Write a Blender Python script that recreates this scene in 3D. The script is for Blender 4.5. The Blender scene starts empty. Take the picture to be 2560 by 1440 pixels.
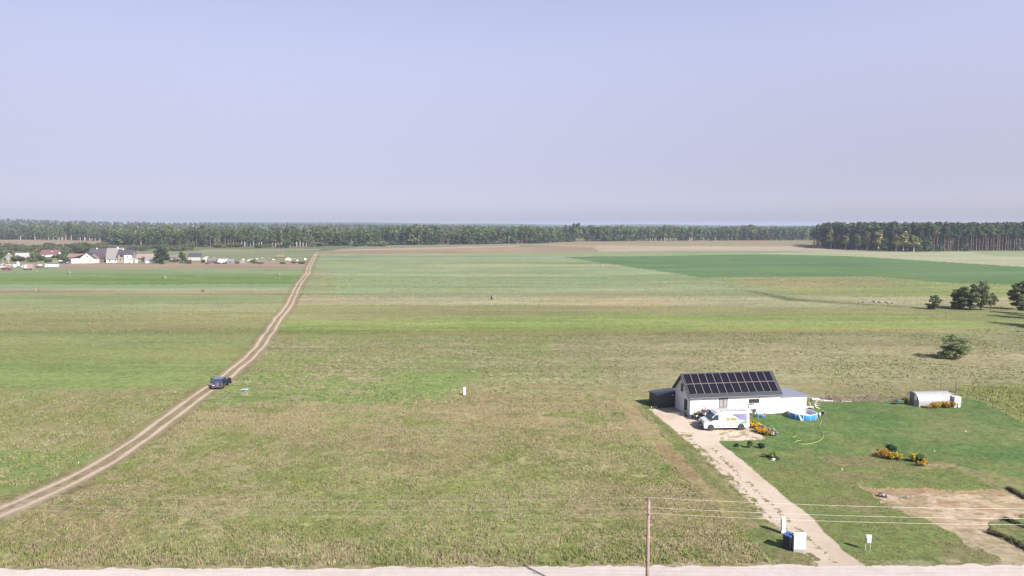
import bpy, bmesh, math, random
import numpy as np
from mathutils import Vector, Matrix

# ------------------------------------------------------------------ camera, sky, sun, exposure
sc = bpy.context.scene
col = sc.collection
F_PX, HOR, CAMZ = 1730.0, 564.0, 25.0          # focal length in pixels of the 2560 wide photograph
PITCH = math.atan((720 - HOR) / F_PX)
cP, sP = math.cos(PITCH), math.sin(PITCH)
cam_d = bpy.data.cameras.new('camera'); cam = bpy.data.objects.new('camera', cam_d); col.objects.link(cam)
cam_d.sensor_width = 36.0; cam_d.lens = F_PX / 2560 * 36.0
cam_d.clip_start = 0.5; cam_d.clip_end = 30000
cam.location = (0, 0, CAMZ); cam.rotation_euler = (math.pi / 2 - PITCH, 0, 0)
sc.camera = cam

SUN_EL = math.radians(37.0)
SUN = Vector((0.68 * math.cos(SUN_EL), -0.733 * math.cos(SUN_EL), math.sin(SUN_EL))).normalized()
sl = bpy.data.lights.new('sun', 'SUN'); sl.energy = 4.8; sl.angle = math.radians(0.6); sl.color = (1.0, 0.95, 0.88)
so = bpy.data.objects.new('sun', sl); col.objects.link(so); so.rotation_euler = SUN.to_track_quat('Z', 'Y').to_euler()
so.location = (60, -60, 80)

w = bpy.data.worlds.new('World'); sc.world = w; w.use_nodes = True
wn = w.node_tree; wn.nodes.clear()
sky = wn.nodes.new('ShaderNodeTexSky'); sky.sky_type = 'NISHITA'; sky.sun_disc = False
sky.sun_elevation = SUN_EL; sky.sun_rotation = math.atan2(SUN.x, SUN.y)
sky.air_density = 1.0; sky.dust_density = 1.2; sky.ozone_density = 2.0; sky.altitude = 100
tc = wn.nodes.new('ShaderNodeTexCoord'); sx = wn.nodes.new('ShaderNodeSeparateXYZ')
wn.links.new(tc.outputs['Generated'], sx.inputs[0])
rmp = wn.nodes.new('ShaderNodeValToRGB'); wn.links.new(sx.outputs['Z'], rmp.inputs[0])
els = rmp.color_ramp.elements
SKYR = [(0.0035, (.64, .65, .96)), (0.0196, (.65, .63, .95)), (0.0657, (.60, .49, .62)), (0.151, (.93, .64, .63)), (0.2327, (1.279, .876, .818)), (0.30, (1.543, 1.061, .956)), (0.45, (.85, .72, .74)), (1.0, (.75, .68, .72))]
_z = [a for a, b in SKYR]; _zz = np.array([0.0035, .012, .022, .035, .05, .066, .085, .11, .14, .17, .2, .235, .27, .30, .45, 1.0])
SKYR = [(float(q), tuple(float(np.mean(np.interp(np.clip(q + np.linspace(-1, 1, 9) * .35 * q, 0, .31 if q <= .3 else 1), _z, [b[k] for a, b in SKYR]))) for k in range(3))) for q in _zz]
while len(els) < len(SKYR): els.new(0.5)
for e_, (p_, c_) in zip(els, SKYR):
    e_.position = p_; e_.color = (*c_, 1)
mx = wn.nodes.new('ShaderNodeMix'); mx.data_type = 'RGBA'; mx.blend_type = 'MULTIPLY'; mx.inputs[0].default_value = 1
wn.links.new(sky.outputs[0], mx.inputs[6]); wn.links.new(rmp.outputs[0], mx.inputs[7])
mrx = wn.nodes.new('ShaderNodeMapRange'); mrx.inputs[1].default_value = -.6; mrx.inputs[2].default_value = .6; mrx.inputs[3].default_value = .83; mrx.inputs[4].default_value = 1.12
wn.links.new(sx.outputs['X'], mrx.inputs[0]); vsc = wn.nodes.new('ShaderNodeVectorMath'); vsc.operation = 'SCALE'; wn.links.new(mx.outputs[2], vsc.inputs[0]); wn.links.new(mrx.outputs[0], vsc.inputs['Scale'])
bg = wn.nodes.new('ShaderNodeBackground'); bg.inputs[1].default_value = 0.10
wo = wn.nodes.new('ShaderNodeOutputWorld')
wn.links.new(vsc.outputs[0], bg.inputs[0]); wn.links.new(bg.outputs[0], wo.inputs[0])

sc.view_settings.view_transform = 'Standard'; sc.view_settings.look = 'None'
sc.view_settings.exposure = 1.1; sc.view_settings.gamma = 1
sc.cycles.max_bounces = 5; sc.cycles.transparent_max_bounces = 12; sc.cycles.volume_bounces = 0
HAZE = 0.00014
K = 2.3                                          # display value of a white horizontal sunlit surface

# ------------------------------------------------------------------ map helpers (flat ground plane)
def ray(u, v): return (u - 1280, (720 - v) * sP + F_PX * cP, (720 - v) * cP - F_PX * sP)
def G(u, v, z=0.0):
    r = ray(u, v); t = (CAMZ - z) / -r[2]; return Vector((r[0] * t, r[1] * t, z))
def Zat(u, v, y):
    r = ray(u, v); t = y / r[1]; return Vector((r[0] * t, y, CAMZ + r[2] * t))
def ppm(p): return F_PX / (p.y * cP + CAMZ * sP)      # photo pixels per metre at p
def lin1(c): c /= 255.0; return c / 12.92 if c <= .04045 else ((c + .055) / 1.055) ** 2.4
def C(r, g, b, k=None): k = k or K; return (min(lin1(r) / k, .85), min(lin1(g) / k, .85), min(lin1(b) / k, .85))
def lin_np(a):
    a = a / 255.0; return np.where(a <= .04045, a / 12.92, ((a + .055) / 1.055) ** 2.4)

# ------------------------------------------------------------------ numpy noise
def _h(ix, iy, s):
    n = (ix.astype(np.int64) * 374761393 + iy.astype(np.int64) * 668265263 + s * 1442695041) & 0xFFFFFFFF
    n = ((n ^ (n >> 13)) * 1274126177) & 0xFFFFFFFF
    n = (n ^ (n >> 16)) & 0xFFFFFFFF
    return n / 4294967295.0
def vn(x, y, s=0):
    xi = np.floor(x); yi = np.floor(y); fx = x - xi; fy = y - yi
    fx = fx * fx * (3 - 2 * fx); fy = fy * fy * (3 - 2 * fy)
    a = _h(xi, yi, s); b = _h(xi + 1, yi, s); c = _h(xi, yi + 1, s); d = _h(xi + 1, yi + 1, s)
    return (a * (1 - fx) + b * fx) * (1 - fy) + (c * (1 - fx) + d * fx) * fy
def fbm(x, y, s=0, o=4):
    r = 0; a = .5; t = 0
    for i in range(o):
        r = r + a * vn(x, y, s + i * 17); t += a; a *= .5; x = x * 2.03 + 3.1; y = y * 2.03 + 1.7
    return r / t
def sstep(x, a, b):
    t = np.clip((x - a) / (b - a), 0, 1); return t * t * (3 - 2 * t)

# ------------------------------------------------------------------ materials
MATS = {}
def M(name, rgb, rough=.7, metal=0.0, var=.10, scale=3.0, bump=0.0, attr=None, coat=0.0, objrand=0.0, spec=None):
    if name in MATS: return MATS[name]
    m = bpy.data.materials.new(name); m.use_nodes = True; nt = m.node_tree; b = nt.nodes['Principled BSDF']
    b.inputs['Roughness'].default_value = rough; b.inputs['Metallic'].default_value = metal
    if spec is not None: b.inputs['Specular IOR Level'].default_value = spec
    if coat: b.inputs['Coat Weight'].default_value = coat
    tcn = nt.nodes.new('ShaderNodeTexCoord'); nz = nt.nodes.new('ShaderNodeTexNoise')
    nz.inputs['Scale'].default_value = scale; nz.inputs['Detail'].default_value = 5
    nt.links.new(tcn.outputs['Object'], nz.inputs['Vector'])
    mr = nt.nodes.new('ShaderNodeMapRange'); mr.inputs[1].default_value = .25; mr.inputs[2].default_value = .75
    mr.inputs[3].default_value = 1 - var; mr.inputs[4].default_value = 1 + var
    nt.links.new(nz.outputs[0], mr.inputs[0])
    mul = nt.nodes.new('ShaderNodeVectorMath'); mul.operation = 'SCALE'
    if attr:
        at_ = nt.nodes.new('ShaderNodeAttribute'); at_.attribute_name = attr
        nt.links.new(at_.outputs['Color'], mul.inputs[0])
    else:
        mul.inputs[0].default_value = rgb
    fac = mr.outputs[0]
    if objrand:
        oi = nt.nodes.new('ShaderNodeObjectInfo'); m2 = nt.nodes.new('ShaderNodeMapRange')
        m2.inputs[3].default_value = 1 - objrand; m2.inputs[4].default_value = 1 + objrand
        nt.links.new(oi.outputs['Random'], m2.inputs[0])
        mm = nt.nodes.new('ShaderNodeMath'); mm.operation = 'MULTIPLY'
        nt.links.new(fac, mm.inputs[0]); nt.links.new(m2.outputs[0], mm.inputs[1]); fac = mm.outputs[0]
    nt.links.new(fac, mul.inputs['Scale']); nt.links.new(mul.outputs[0], b.inputs['Base Color'])
    if bump:
        bp = nt.nodes.new('ShaderNodeBump'); bp.inputs['Strength'].default_value = bump; bp.inputs['Distance'].default_value = .05
        nt.links.new(nz.outputs[0], bp.inputs['Height']); nt.links.new(bp.outputs[0], b.inputs['Normal'])
    MATS[name] = m; return m

def corrugated(name, rgb, freq=4.0, rough=.4, metal=.3):
    m = M(name, rgb, rough, metal, .05); nt = m.node_tree; b = nt.nodes['Principled BSDF']
    tcn = nt.nodes.new('ShaderNodeTexCoord'); wv = nt.nodes.new('ShaderNodeTexWave'); wv.bands_direction = 'X'
    wv.inputs['Scale'].default_value = freq; nt.links.new(tcn.outputs['Object'], wv.inputs['Vector'])
    bp = nt.nodes.new('ShaderNodeBump'); bp.inputs['Strength'].default_value = .8; bp.inputs['Distance'].default_value = .03
    nt.links.new(wv.outputs['Fac'], bp.inputs['Height']); nt.links.new(bp.outputs[0], b.inputs['Normal'])
    return m

# ------------------------------------------------------------------ mesh builder
class MB:
    def __init__(s): s.v = []; s.f = []; s.m = Matrix.Identity(4)
    def add(s, vs, fs):
        o = len(s.v); s.v += [tuple(s.m @ Vector(p)) for p in vs]; s.f += [tuple(i + o for i in f) for f in fs]; return s
    def box(s, x0, x1, y0, y1, z0, z1, tx=0, ty=0):
        s.add([(x0, y0, z0), (x1, y0, z0), (x1, y1, z0), (x0, y1, z0),
               (x0 + tx, y0 + ty, z1), (x1 - tx, y0 + ty, z1), (x1 - tx, y1 - ty, z1), (x0 + tx, y1 - ty, z1)],
              [(0, 3, 2, 1), (4, 5, 6, 7), (0, 1, 5, 4), (1, 2, 6, 5), (2, 3, 7, 6), (3, 0, 4, 7)]); return s
    def bbox(s, x0, x1, y0, y1, z0, z1, b=.03):     # box with chamfered edges
        bm = bmesh.new(); bmesh.ops.create_cube(bm, size=1)
        for v in bm.verts: v.co = ((x0 + x1) / 2 + v.co.x * (x1 - x0), (y0 + y1) / 2 + v.co.y * (y1 - y0), (z0 + z1) / 2 + v.co.z * (z1 - z0))
        bmesh.ops.bevel(bm, geom=list(bm.edges), offset=b, segments=2, affect='EDGES', profile=.5)
        bm.verts.index_update(); s.add([tuple(v.co) for v in bm.verts], [[v.index for v in f.verts] for f in bm.faces]); bm.free(); return s
    def tube(s, pts, r, n=8, cap=True):
        pts = [Vector(p) for p in pts]; rs = r if isinstance(r, (list, tuple)) else [r] * len(pts); vs = []; fs = []
        for i, p in enumerate(pts):
            d = (pts[min(i + 1, len(pts) - 1)] - pts[max(i - 1, 0)]).normalized()
            a = d.orthogonal().normalized() if abs(d.z) < .9 else Vector((1, 0, 0)); a = (a - d * a.dot(d)).normalized(); b = d.cross(a)
            for k in range(n):
                t = 2 * math.pi * k / n; vs.append(p + (a * math.cos(t) + b * math.sin(t)) * rs[i])
        for i in range(len(pts) - 1):
            for k in range(n): fs.append((i * n + k, i * n + (k + 1) % n, (i + 1) * n + (k + 1) % n, (i + 1) * n + k))
        if cap: fs.append(tuple(range(n))[::-1]); fs.append(tuple((len(pts) - 1) * n + k for k in range(n)))
        return s.add(vs, fs)
    def prism(s, poly, y0, y1, inset=0):           # poly in (x,z), extruded along y
        n = len(poly); vs = [(x, y0, z) for x, z in poly] + [(x, y1, z) for x, z in poly]
        fs = [tuple(range(n)), tuple(range(2 * n - 1, n - 1, -1))] + [(i, i + n, (i + 1) % n + n, (i + 1) % n) for i in range(n)]
        return s.add(vs, fs)
    def lathe(s, prof, n=16, c=(0, 0, 0), axis='z', caps=True):
        vs = []; fs = []
        for r, z in prof:
            for k in range(n):
                t = 2 * math.pi * k / n
                p = (r * math.cos(t), r * math.sin(t), z) if axis == 'z' else (r * math.cos(t), z, r * math.sin(t))
                vs.append((c[0] + p[0], c[1] + p[1], c[2] + p[2]))
        for i in range(len(prof) - 1):
            for k in range(n): fs.append((i * n + k, i * n + (k + 1) % n, (i + 1) * n + (k + 1) % n, (i + 1) * n + k))
        if caps and prof[0][0] > 0: fs.append(tuple(range(n)))
        if caps and prof[-1][0] > 0: fs.append(tuple((len(prof) - 1) * n + k for k in range(n)))
        return s.add(vs, fs)
    def rock(s, c, r, rng, sq=.7):
        bm = bmesh.new(); bmesh.ops.create_icosphere(bm, subdivisions=2, radius=1)
        k = [rng.uniform(.75, 1.2) for _ in bm.verts]; sx_, sy_ = rng.uniform(.8, 1.2), rng.uniform(.8, 1.2)
        bm.verts.index_update()
        s.add([(c[0] + v.co.x * r * sx_ * k[v.index], c[1] + v.co.y * r * sy_ * k[v.index], c[2] + v.co.z * r * sq * k[v.index]) for v in bm.verts],
              [[v.index for v in f.verts] for f in bm.faces]); bm.free(); return s
    def build(s, name, mat, parent=None, smooth=False, label=None):
        me = bpy.data.meshes.new(name); me.from_pydata(s.v, [], s.f); me.materials.append(mat)
        bm = bmesh.new(); bm.from_mesh(me); bmesh.ops.recalc_face_normals(bm, faces=bm.faces); bm.to_mesh(me); bm.free()
        if smooth: me.shade_smooth() if hasattr(me, 'shade_smooth') else None
        o = bpy.data.objects.new(name, me); col.objects.link(o)
        if parent: o.parent = parent
        if label: o['label'] = label
        return o

def mesh_np(name, V, Fq, mat, colors=None, cname='leafcol', parent=None):
    """V (n,3), Fq (m,k) index array, colors per vertex (n,3)"""
    me = bpy.data.meshes.new(name); n = len(V); m, k = Fq.shape
    me.vertices.add(n); me.vertices.foreach_set('co', np.ascontiguousarray(V, np.float32).ravel())
    me.loops.add(m * k); me.loops.foreach_set('vertex_index', np.ascontiguousarray(Fq, np.int32).ravel())
    me.polygons.add(m); me.polygons.foreach_set('loop_start', np.arange(0, m * k, k, dtype=np.int32))
    me.update(calc_edges=True)
    if colors is not None:
        a = me.color_attributes.new(cname, 'FLOAT_COLOR', 'POINT')
        c4 = np.ones((n, 4), np.float32); c4[:, :3] = colors; a.data.foreach_set('color', c4.ravel())
    me.materials.append(mat); o = bpy.data.objects.new(name, me); col.objects.link(o)
    if parent: o.parent = parent
    return o

def tag(o, label=None, cat=None, group=None, kind=None):
    if label: o['label'] = label
    if cat: o['category'] = cat
    if group: o['group'] = group
    if kind: o['kind'] = kind
    return o
def thing(name, label, cat, loc=(0, 0, 0), rz=0.0, group=None, scale=1.0):
    o = bpy.data.objects.new(name, None); col.objects.link(o); o.empty_display_size = .3
    o.location = loc; o.rotation_euler = (0, 0, rz)
    if scale != 1: o.scale = (scale,) * 3 if not isinstance(scale, tuple) else scale
    return tag(o, label, cat, group)
def dup(root, loc, rz=0.0, label=None, group=None, scale=None):
    r = root.copy(); col.objects.link(r); r.location = loc; r.rotation_euler = (0, 0, rz)
    if label: r['label'] = label
    if group: r['group'] = group
    if scale is not None: r.scale = scale if isinstance(scale, tuple) else (scale,) * 3
    for ch in list(root.children):
        c = ch.copy(); col.objects.link(c); c.parent = r
        for g in ch.children:
            d = g.copy(); col.objects.link(d); d.parent = c
    return r

# ------------------------------------------------------------------ terrain
UX = [-1500, -400, 50, 250, 400, 1000, 1300, 1500, 1700, 1900, 2600, 4000]
UH = [24, 24, 26, 20, 16, 10, 4, 0, 0, 0, 0, 0]
def terr(x, y):
    x = np.asarray(x, float); y = np.asarray(y, float)
    u = 1280 + F_PX * x / np.maximum(y, 100)
    h = np.interp(u, UX, UH)
    t = np.clip((y - 950) / 1250, 0, 1); fall = 1 - .8 * sstep(y, 2300, 3800)
    n = (fbm(x / 420, y / 420, 5, 3) - .5) * 7 * sstep(y, 1100, 1700)
    return h * t * fall + n * np.clip(h / 15, 0, 1)

TRK = [(-260, 1395), (-120, 1332), (0, 1283), (100, 1240), (230, 1178), (330, 1112), (400, 1064), (450, 1026), (500, 987), (545, 956), (580, 931), (620, 899),
       (655, 861), (680, 822), (697, 795), (722, 765), (735, 738), (745, 715), (757, 697), (769, 684), (773, 668), (781, 652), (787, 640), (793, 631)]
TW = [G(u, v) for u, v in TRK]
trk_y = np.array([p.y for p in TW]); trk_x = np.array([p.x for p in TW])
_o = np.argsort(trk_y); trk_y = trk_y[_o]; trk_x = trk_x[_o]
yd = np.linspace(trk_y[0], trk_y[-1], 900)
_xd = np.interp(yd, trk_y, trk_x)
for _ in range(2):
    _k = np.ones(15) / 15; _xp = np.pad(_xd, 7, mode='edge'); _xd = np.convolve(_xp, _k, 'valid')
sl_ = np.gradient(_xd, yd)
def track_x(y): return np.interp(y, yd, _xd)
def track_d(x, y): return (x - track_x(y)) / np.sqrt(1 + np.interp(y, yd, sl_) ** 2)

# photo-colour (sRGB) of every patch of ground, painted into one sheet
v_rows = np.concatenate([np.arange(1560, 1000, -1.6), np.arange(1000, 640, -1.25), np.arange(640, 578, -.6), np.arange(578, 568.5, -.8)])
ys = np.array([G(1280, v).y for v in v_rows]); ys = np.concatenate([[-60, -20, 10, 25, 36], ys[ys > 38], [7500., 9000.]])
ts = np.concatenate([[-6, -4, -2.6, -1.8, -1.4, -1.15], np.arange(-1.0, 1.0001, 2.3 / F_PX), [1.15, 1.4, 1.8, 2.6, 4, 6]])
X, Y = np.meshgrid(ts, ys); Xw = X * np.maximum(Y * cP + CAMZ * sP, 42.0); Xw = np.clip(Xw, -8800, 8800); Yw = Y.copy()
nr, nc = Xw.shape
x = Xw.ravel(); y = Yw.ravel()
def uv_of(x, y):
    d = np.maximum(y * cP + CAMZ * sP, 5.0); return 1280 + F_PX * x / d, 720 - F_PX * (y * sP - CAMZ * cP) / d
jx = (fbm(x / 1.7, y / 1.7, 11, 3) - .5); jy = (fbm(x / 1.7, y / 1.7, 31, 3) - .5)
JS = np.clip(y / 60, 1, 5)
U, V = uv_of(x + jx * 1.2 * JS, y + jy * 1.2 * JS)      # gently ragged edges
U2, V2 = uv_of(x + jx * .5, y + jy * .5)               # crisper edges in the yard
RGB = np.zeros((x.size, 3)); TEX = np.zeros((x.size, 3))
RGB[:] = (158, 164, 122); TEX[:] = (.22, .10, .0)
left = x < track_x(y)
def inpoly(U, V, poly):
    r = np.zeros(U.shape, bool); n = len(poly)
    for i in range(n):
        x0, y0 = poly[i]; x1, y1 = poly[(i + 1) % n]
        if y0 == y1: continue
        c = ((y0 > V) != (y1 > V)) & (U < (x1 - x0) * (V - y0) / (y1 - y0) + x0); r ^= c
    return r
def put(mask, c, tex=None, a=1.0):
    if mask.dtype == bool: mask = mask.astype(float)
    mask = (mask * a)[:, None]
    RGB[:] = RGB * (1 - mask) + np.array(c, float) * mask
    if tex is not None: TEX[:] = TEX * (1 - mask) + np.array(tex, float) * mask
def poly(pts, c, tex=None, a=1.0, side=None, crisp=False):
    m = inpoly(U2 if crisp else U, V2 if crisp else V, pts)
    if side == 'L': m &= left
    if side == 'R': m &= ~left
    put(m, c, tex, a); return m
def bandL(v0, v1, c, tex=None, a=1.0): put(left & (V >= v0) & (V < v1), c, tex, a)
def bandR(l0, r0, l1, r1, c, tex=None, a=1.0):
    k = (U - 800) / 1760; put(~left & (V >= l0 + (r0 - l0) * k) & (V < l1 + (r1 - l1) * k), c, tex, a)
big = fbm(x / 9, y / 9, 41, 4); mid = fbm(x / 3.2, y / 3.2, 61, 4); sm = fbm(x / .9, y / .9, 81, 3)
strk = fbm(x / 60, y / 4, 91, 4); strk2 = fbm(x / 25, y / 1.3, 131, 3)
far = y > 700
put(far, (150, 158, 125), (.1, .05, 0))
put(V < 596, (70, 85, 60), (.2, 0, 0))
# left of the dirt track
bandL(596, 612.5, (176, 158, 134), (.1, .15, 0)); bandL(602.5, 603.8, (205, 195, 165))
put(left & (V < 603.5), (88, 100, 72), (.2, .0, 0))
bandL(612.5, 628, (124, 138, 98), (.3, .2, 0)); bandL(628, 648, (150, 160, 122), (.12, .1, 0))
poly([(480, 629), (800, 626), (800, 622), (520, 624)], (172, 168, 135), (.1, .2, 0), side='L')
put(left & (V > 618) & (V < 650) & (U < 300), (122, 140, 92), (.4, .2, 0), .8); bandL(645, 660, (158, 160, 118), (.3, .2, 0)); bandL(658, 672, (150, 160, 122), (.15, .15, 0))
poly([(140, 672), (160, 661), (772, 655), (770, 672), (400, 671), (250, 673)], (178, 160, 136), (.10, .15, 0), side='L')
bandL(672, 684, (150, 168, 124), (.08, .1, 0)); bandL(684, 711, (137, 163, 98), (.12, .35, 0)); bandL(711, 722.5, (152, 176, 134), (.06, .05, 0))
put(left & (V >= 684) & (V < 711) & (strk > .56), (122, 152, 88))
bandL(722.5, 726, (180, 176, 140), (.1, .2, .1)); bandL(726, 737, (166, 163, 122), (.12, .3, 0))
bandL(737, 760, (158, 172, 120), (.15, .3, .05)); bandL(760, 781, (162, 170, 122), (.18, .35, .05))
bandL(781, 826, (163, 158, 112), (.12, .3, 0)); put(left & (V > 781) & (V < 826) & (U > 560), (155, 160, 108), None, .6)
bandL(826, 846, (152, 160, 106), (.25, .3, .15)); bandL(846, 870, (155, 164, 108), (.25, .3, .12)); bandL(870, 905, (158, 163, 104), (.15, .3, 0))
bandL(905, 975, (150, 168, 102), (.2, .35, 0)); put(left & (V > 880) & (V < 975) & (strk > .52), (144, 166, 98), None, .35)
V = V + (22 * (mid - .5) + 26 * (big - .5)) * sstep(120 - y, 0, 15); bandL(975, 1500, (158, 164, 108), (.5, .15, 0))
put(left & (V > 975) & (big > .5), (162, 160, 108), (.6, .1, 0), .8); put(left & (V > 985) & (V < 1120) & (mid > .55), (172, 168, 120), None, .6)
put(left & (V > 1125) & (V < 1235), (142, 166, 94), (.4, .1, 0), .7)
# right of the dirt track
put(~left & (V < 603), (88, 100, 72), (.2, 0, 0))
bandR(596, 596, 613, 613, (172, 160, 128), (.12, .15, 0)); poly([(1480, 612), (2050, 610), (2220, 626), (1500, 627)], (196, 182, 156), (.06, .1, 0))
bandR(605, 605, 618, 612, (200, 188, 160), None, .0)
poly([(780, 627), (1300, 617), (1520, 618), (1500, 628), (1250, 633), (780, 637)], (178, 160, 132), (.08, .15, 0), side='R')
poly([(770, 626), (1300, 613), (1300, 617), (780, 629)], (196, 180, 150), None, side='R')
poly([(1340, 612), (1480, 619), (1500, 613), (1400, 609)], (188, 168, 140), None)
poly([(1370, 606), (1480, 613), (2000, 617.5), (2060, 612), (2010, 601), (1480, 603)], (172, 160, 126), (.1, .1, 0))
poly([(1480, 618), (2000, 615), (2180, 621), (2230, 628), (1800, 627), (1500, 629)], (203, 189, 164), (.05, .1, 0))
bandR(636, 627, 745, 700, (160, 176, 132), (.10, .38, 0))
bandR(659, 655, 671, 664, (178, 182, 132), (.12, .4, 0), .8); bandR(658.5, 655, 660.5, 656.5, (126, 146, 96), None, .7)
put(~left & (V > 640) & (V < 742) & (strk > .55), (168, 184, 142), None, .6); put(~left & (V > 640) & (V < 742) & (strk < .42), (150, 168, 120), None, .6)
poly([(770, 665), (840, 680), (835, 735), (740, 742)], (160, 162, 116), None, .55, 'R')
poly([(2040, 629), (2700, 630), (2760, 690), (2560, 667), (2300, 652), (2120, 640), (1900, 634)], (190, 194, 156), (.08, .2, 0))
poly([(2420, 630), (2700, 628), (2700, 645), (2500, 641)], (160, 176, 128), None, .8)
poly([(1405, 642), (1600, 640), (1900, 636), (2120, 640), (2300, 651), (2560, 667), (2900, 695), (2900, 730), (2560, 713), (2400, 709), (2180, 692), (1900, 693), (1755, 694), (1560, 665)], (110, 146, 90), (.05, .20, 0)); crop = inpoly(U, V, [(1405, 642), (1900, 636), (2120, 640), (2560, 667), (2900, 695), (2900, 730), (2560, 713), (2180, 692), (1755, 694), (1560, 665)]); put(crop * sstep(fbm((x + .35 * y) / 60, (y - .35 * x) / 6, 731, 4), .44, .62), (122, 146, 104), None, .6); put(crop & (np.mod((y - .42 * x) / 24, 1) < .05), (128, 148, 106), None, .5)
poly([(1780, 698), (1900, 693), (2180, 691), (2400, 709), (2560, 713), (2900, 730), (2900, 800), (2300, 772), (2160, 757), (1900, 720)], (162, 172, 112), (.12, .25, 0))
poly([(1800, 700), (1950, 695), (2180, 694), (2260, 712), (2060, 722), (1900, 715)], (172, 166, 124), (.3, .3, .15), .85)
poly([(2200, 730), (2560, 720), (2560, 748), (2240, 752)], (158, 176, 100), None, .6)
bandR(738, 742, 762, 770, (180, 176, 138), (.3, .4, .3)); put(~left & (V > 744) & (V < 750) & (U < 2000), (196, 192, 156), None, .6)
bandR(762, 768, 800, 785, (160, 162, 112), (.15, .3, .05))
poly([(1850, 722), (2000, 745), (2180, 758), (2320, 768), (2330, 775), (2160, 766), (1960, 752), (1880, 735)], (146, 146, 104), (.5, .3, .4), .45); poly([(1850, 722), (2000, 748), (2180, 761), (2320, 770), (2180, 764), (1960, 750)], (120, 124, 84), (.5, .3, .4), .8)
bandR(800, 778, 838, 818, (154, 170, 98), (.3, .45, 0), .75); put(~left & (V > 785) & (V < 835) & (strk > .54), (134, 162, 82), None, .5)
bandR(834, 816, 842, 822, (166, 156, 104), (.2, .3, 0), .8)
poly([(2280, 770), (2700, 790), (2700, 850), (2460, 812), (2300, 790)], (150, 158, 104), (.3, .2, .1), .8)
bandR(842, 822, 1016, 960, (163, 164, 118), (.45, .45, .5)); put(~left & (V > 842) & (V < 1016) & (strk2 > .56), (182, 176, 138), None, .55)
gm = fbm(x / 14, y / 14, 201, 4)
put(~left & (V > 842) & (V < 1018) & (gm > .5) & (U < 1500), (150, 166, 104), (.45, .2, .6), .6)
put(~left & (V > 930) & (V < 1020) & (U < 1200) & (mid > .48), (132, 160, 88), None, .6)
put(~left & (V > 842) & (V < 960) & (U > 1400), (170, 164, 128), (.3, .4, .25), .5)
put(~left & (V > 960) & (U > 1150), (166, 158, 116), (.4, .3, .2), .8)
# rough meadow between the track and the yard
mead = ~left & (V > 1018 - np.clip((U - 500) * .028, 0, 30))
put(mead, (166, 164, 112), (.6, .1, .15))
put(mead * sstep(mid, .46, .58), (180, 170, 126), None, .4); put(mead * (1 - sstep(mid, .36, .48)), (154, 166, 98), None, .4); put(mead * sstep(sm, .5, .62), (184, 174, 134), None, .5); put(mead * (1 - sstep(sm, .36, .46)), (136, 146, 88), None, .55)
put(mead * sstep(big, .50, .62), (166, 148, 112), None, .5); put(mead * (1 - sstep(big, .36, .46)), (150, 166, 96), None, .5)
dry = sstep(V, 1015, 1035) * (1 - sstep(V, 1050, 1110)); put(mead & (fbm(x / 6, y / 2, 301, 3) > .52), (186, 170, 128), None, dry * .8 if False else .0)
put((mead & (fbm(x / 7, y / 2.5, 301, 3) > .47)).astype(float) * dry, (188, 172, 130), None, .75)
poly([(1120, 985), (1240, 984), (1560, 998), (1560, 1015), (1100, 1012)], (172, 154, 120), (.5, .2, .1), .7)
poly([(735, 1008), (790, 1005), (800, 1013), (730, 1016)], (192, 176, 146), None, .7)
poly([(596, 978), (625, 972), (628, 984), (600, 988)], (200, 188, 168), None, .8)
# right yard: lawn, dirt strips, soil beds
LAWN = [(1590, 1001), (1640, 1000), (2035, 1000), (2270, 1003), (2400, 985), (2450, 1000), (2560, 1050), (2800, 1120), (3000, 1500), (2150, 1500), (2150, 1413), (2040, 1413), (1930, 1413), (1850, 1310), (1740, 1180), (1660, 1080)]
lawn = poly(LAWN, (112, 139, 80), (.55, .16, 0), crisp=True)
put((lawn * sstep(V + (big - .5) * 160 + (mid - .5) * 120, 1090, 1200)), (138, 152, 92), (.5, .12, .25)); put(lawn & (big > .58), (134, 142, 96), None, .6); put(lawn & (mid > .60), (142, 146, 96), None, .45)
put(lawn * (1 - sstep(big, .38, .46)) * (1 - sstep(V + (mid - .5) * 120, 1110, 1190)), (98, 132, 76), None, .6); put((lawn * sstep(fbm(x / 4, y / 2.2, 871, 4), .46, .70)), (138, 144, 94), None, .5); put(lawn * sstep(fbm(x / 1.5, y / 1.1, 881, 4), .5, .7), (124, 148, 88), None, .5); put((lawn * (fbm(x / 5, y / 5, 77) > .62)) & (V > 1130), (164, 150, 116), None, .6)
put(lawn & (U2 < np.interp(V2, [1000, 1060, 1090, 1140, 1190], [1630, 1680, 1700, 1760, 1810])), (136, 146, 88), (.5, .1, .2), .6); put(lawn & (sm > .55) & (U2 < np.interp(V2, [1000, 1060, 1090, 1140, 1190], [1630, 1680, 1700, 1760, 1810])), (160, 150, 108), None, .5)
poly([(2400, 985), (2450, 1002), (2560, 1052), (2900, 1150), (2900, 990), (2560, 960), (2400, 960)], (158, 160, 100), (.6, .15, .2))
poly([(1532, 998), (1570, 996), (1610, 1040), (1680, 1115), (1760, 1195), (1830, 1255), (1900, 1320), (1860, 1330), (1790, 1265), (1700, 1180), (1610, 1090), (1560, 1035)], (182, 164, 128), (.4, .1, .1), .75); strip = inpoly(U, V, [(1532, 998), (1570, 996), (1610, 1040), (1680, 1115), (1760, 1195), (1830, 1255), (1900, 1320), (1860, 1330), (1790, 1265), (1700, 1180), (1610, 1090), (1560, 1035)]); put(strip * sstep(mid, .48, .6), (168, 162, 110), (.5, .1, .1), .7)
poly([(1640, 1100), (1690, 1110), (1760, 1195), (1700, 1190)], (158, 134, 104), None, .5)
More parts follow.
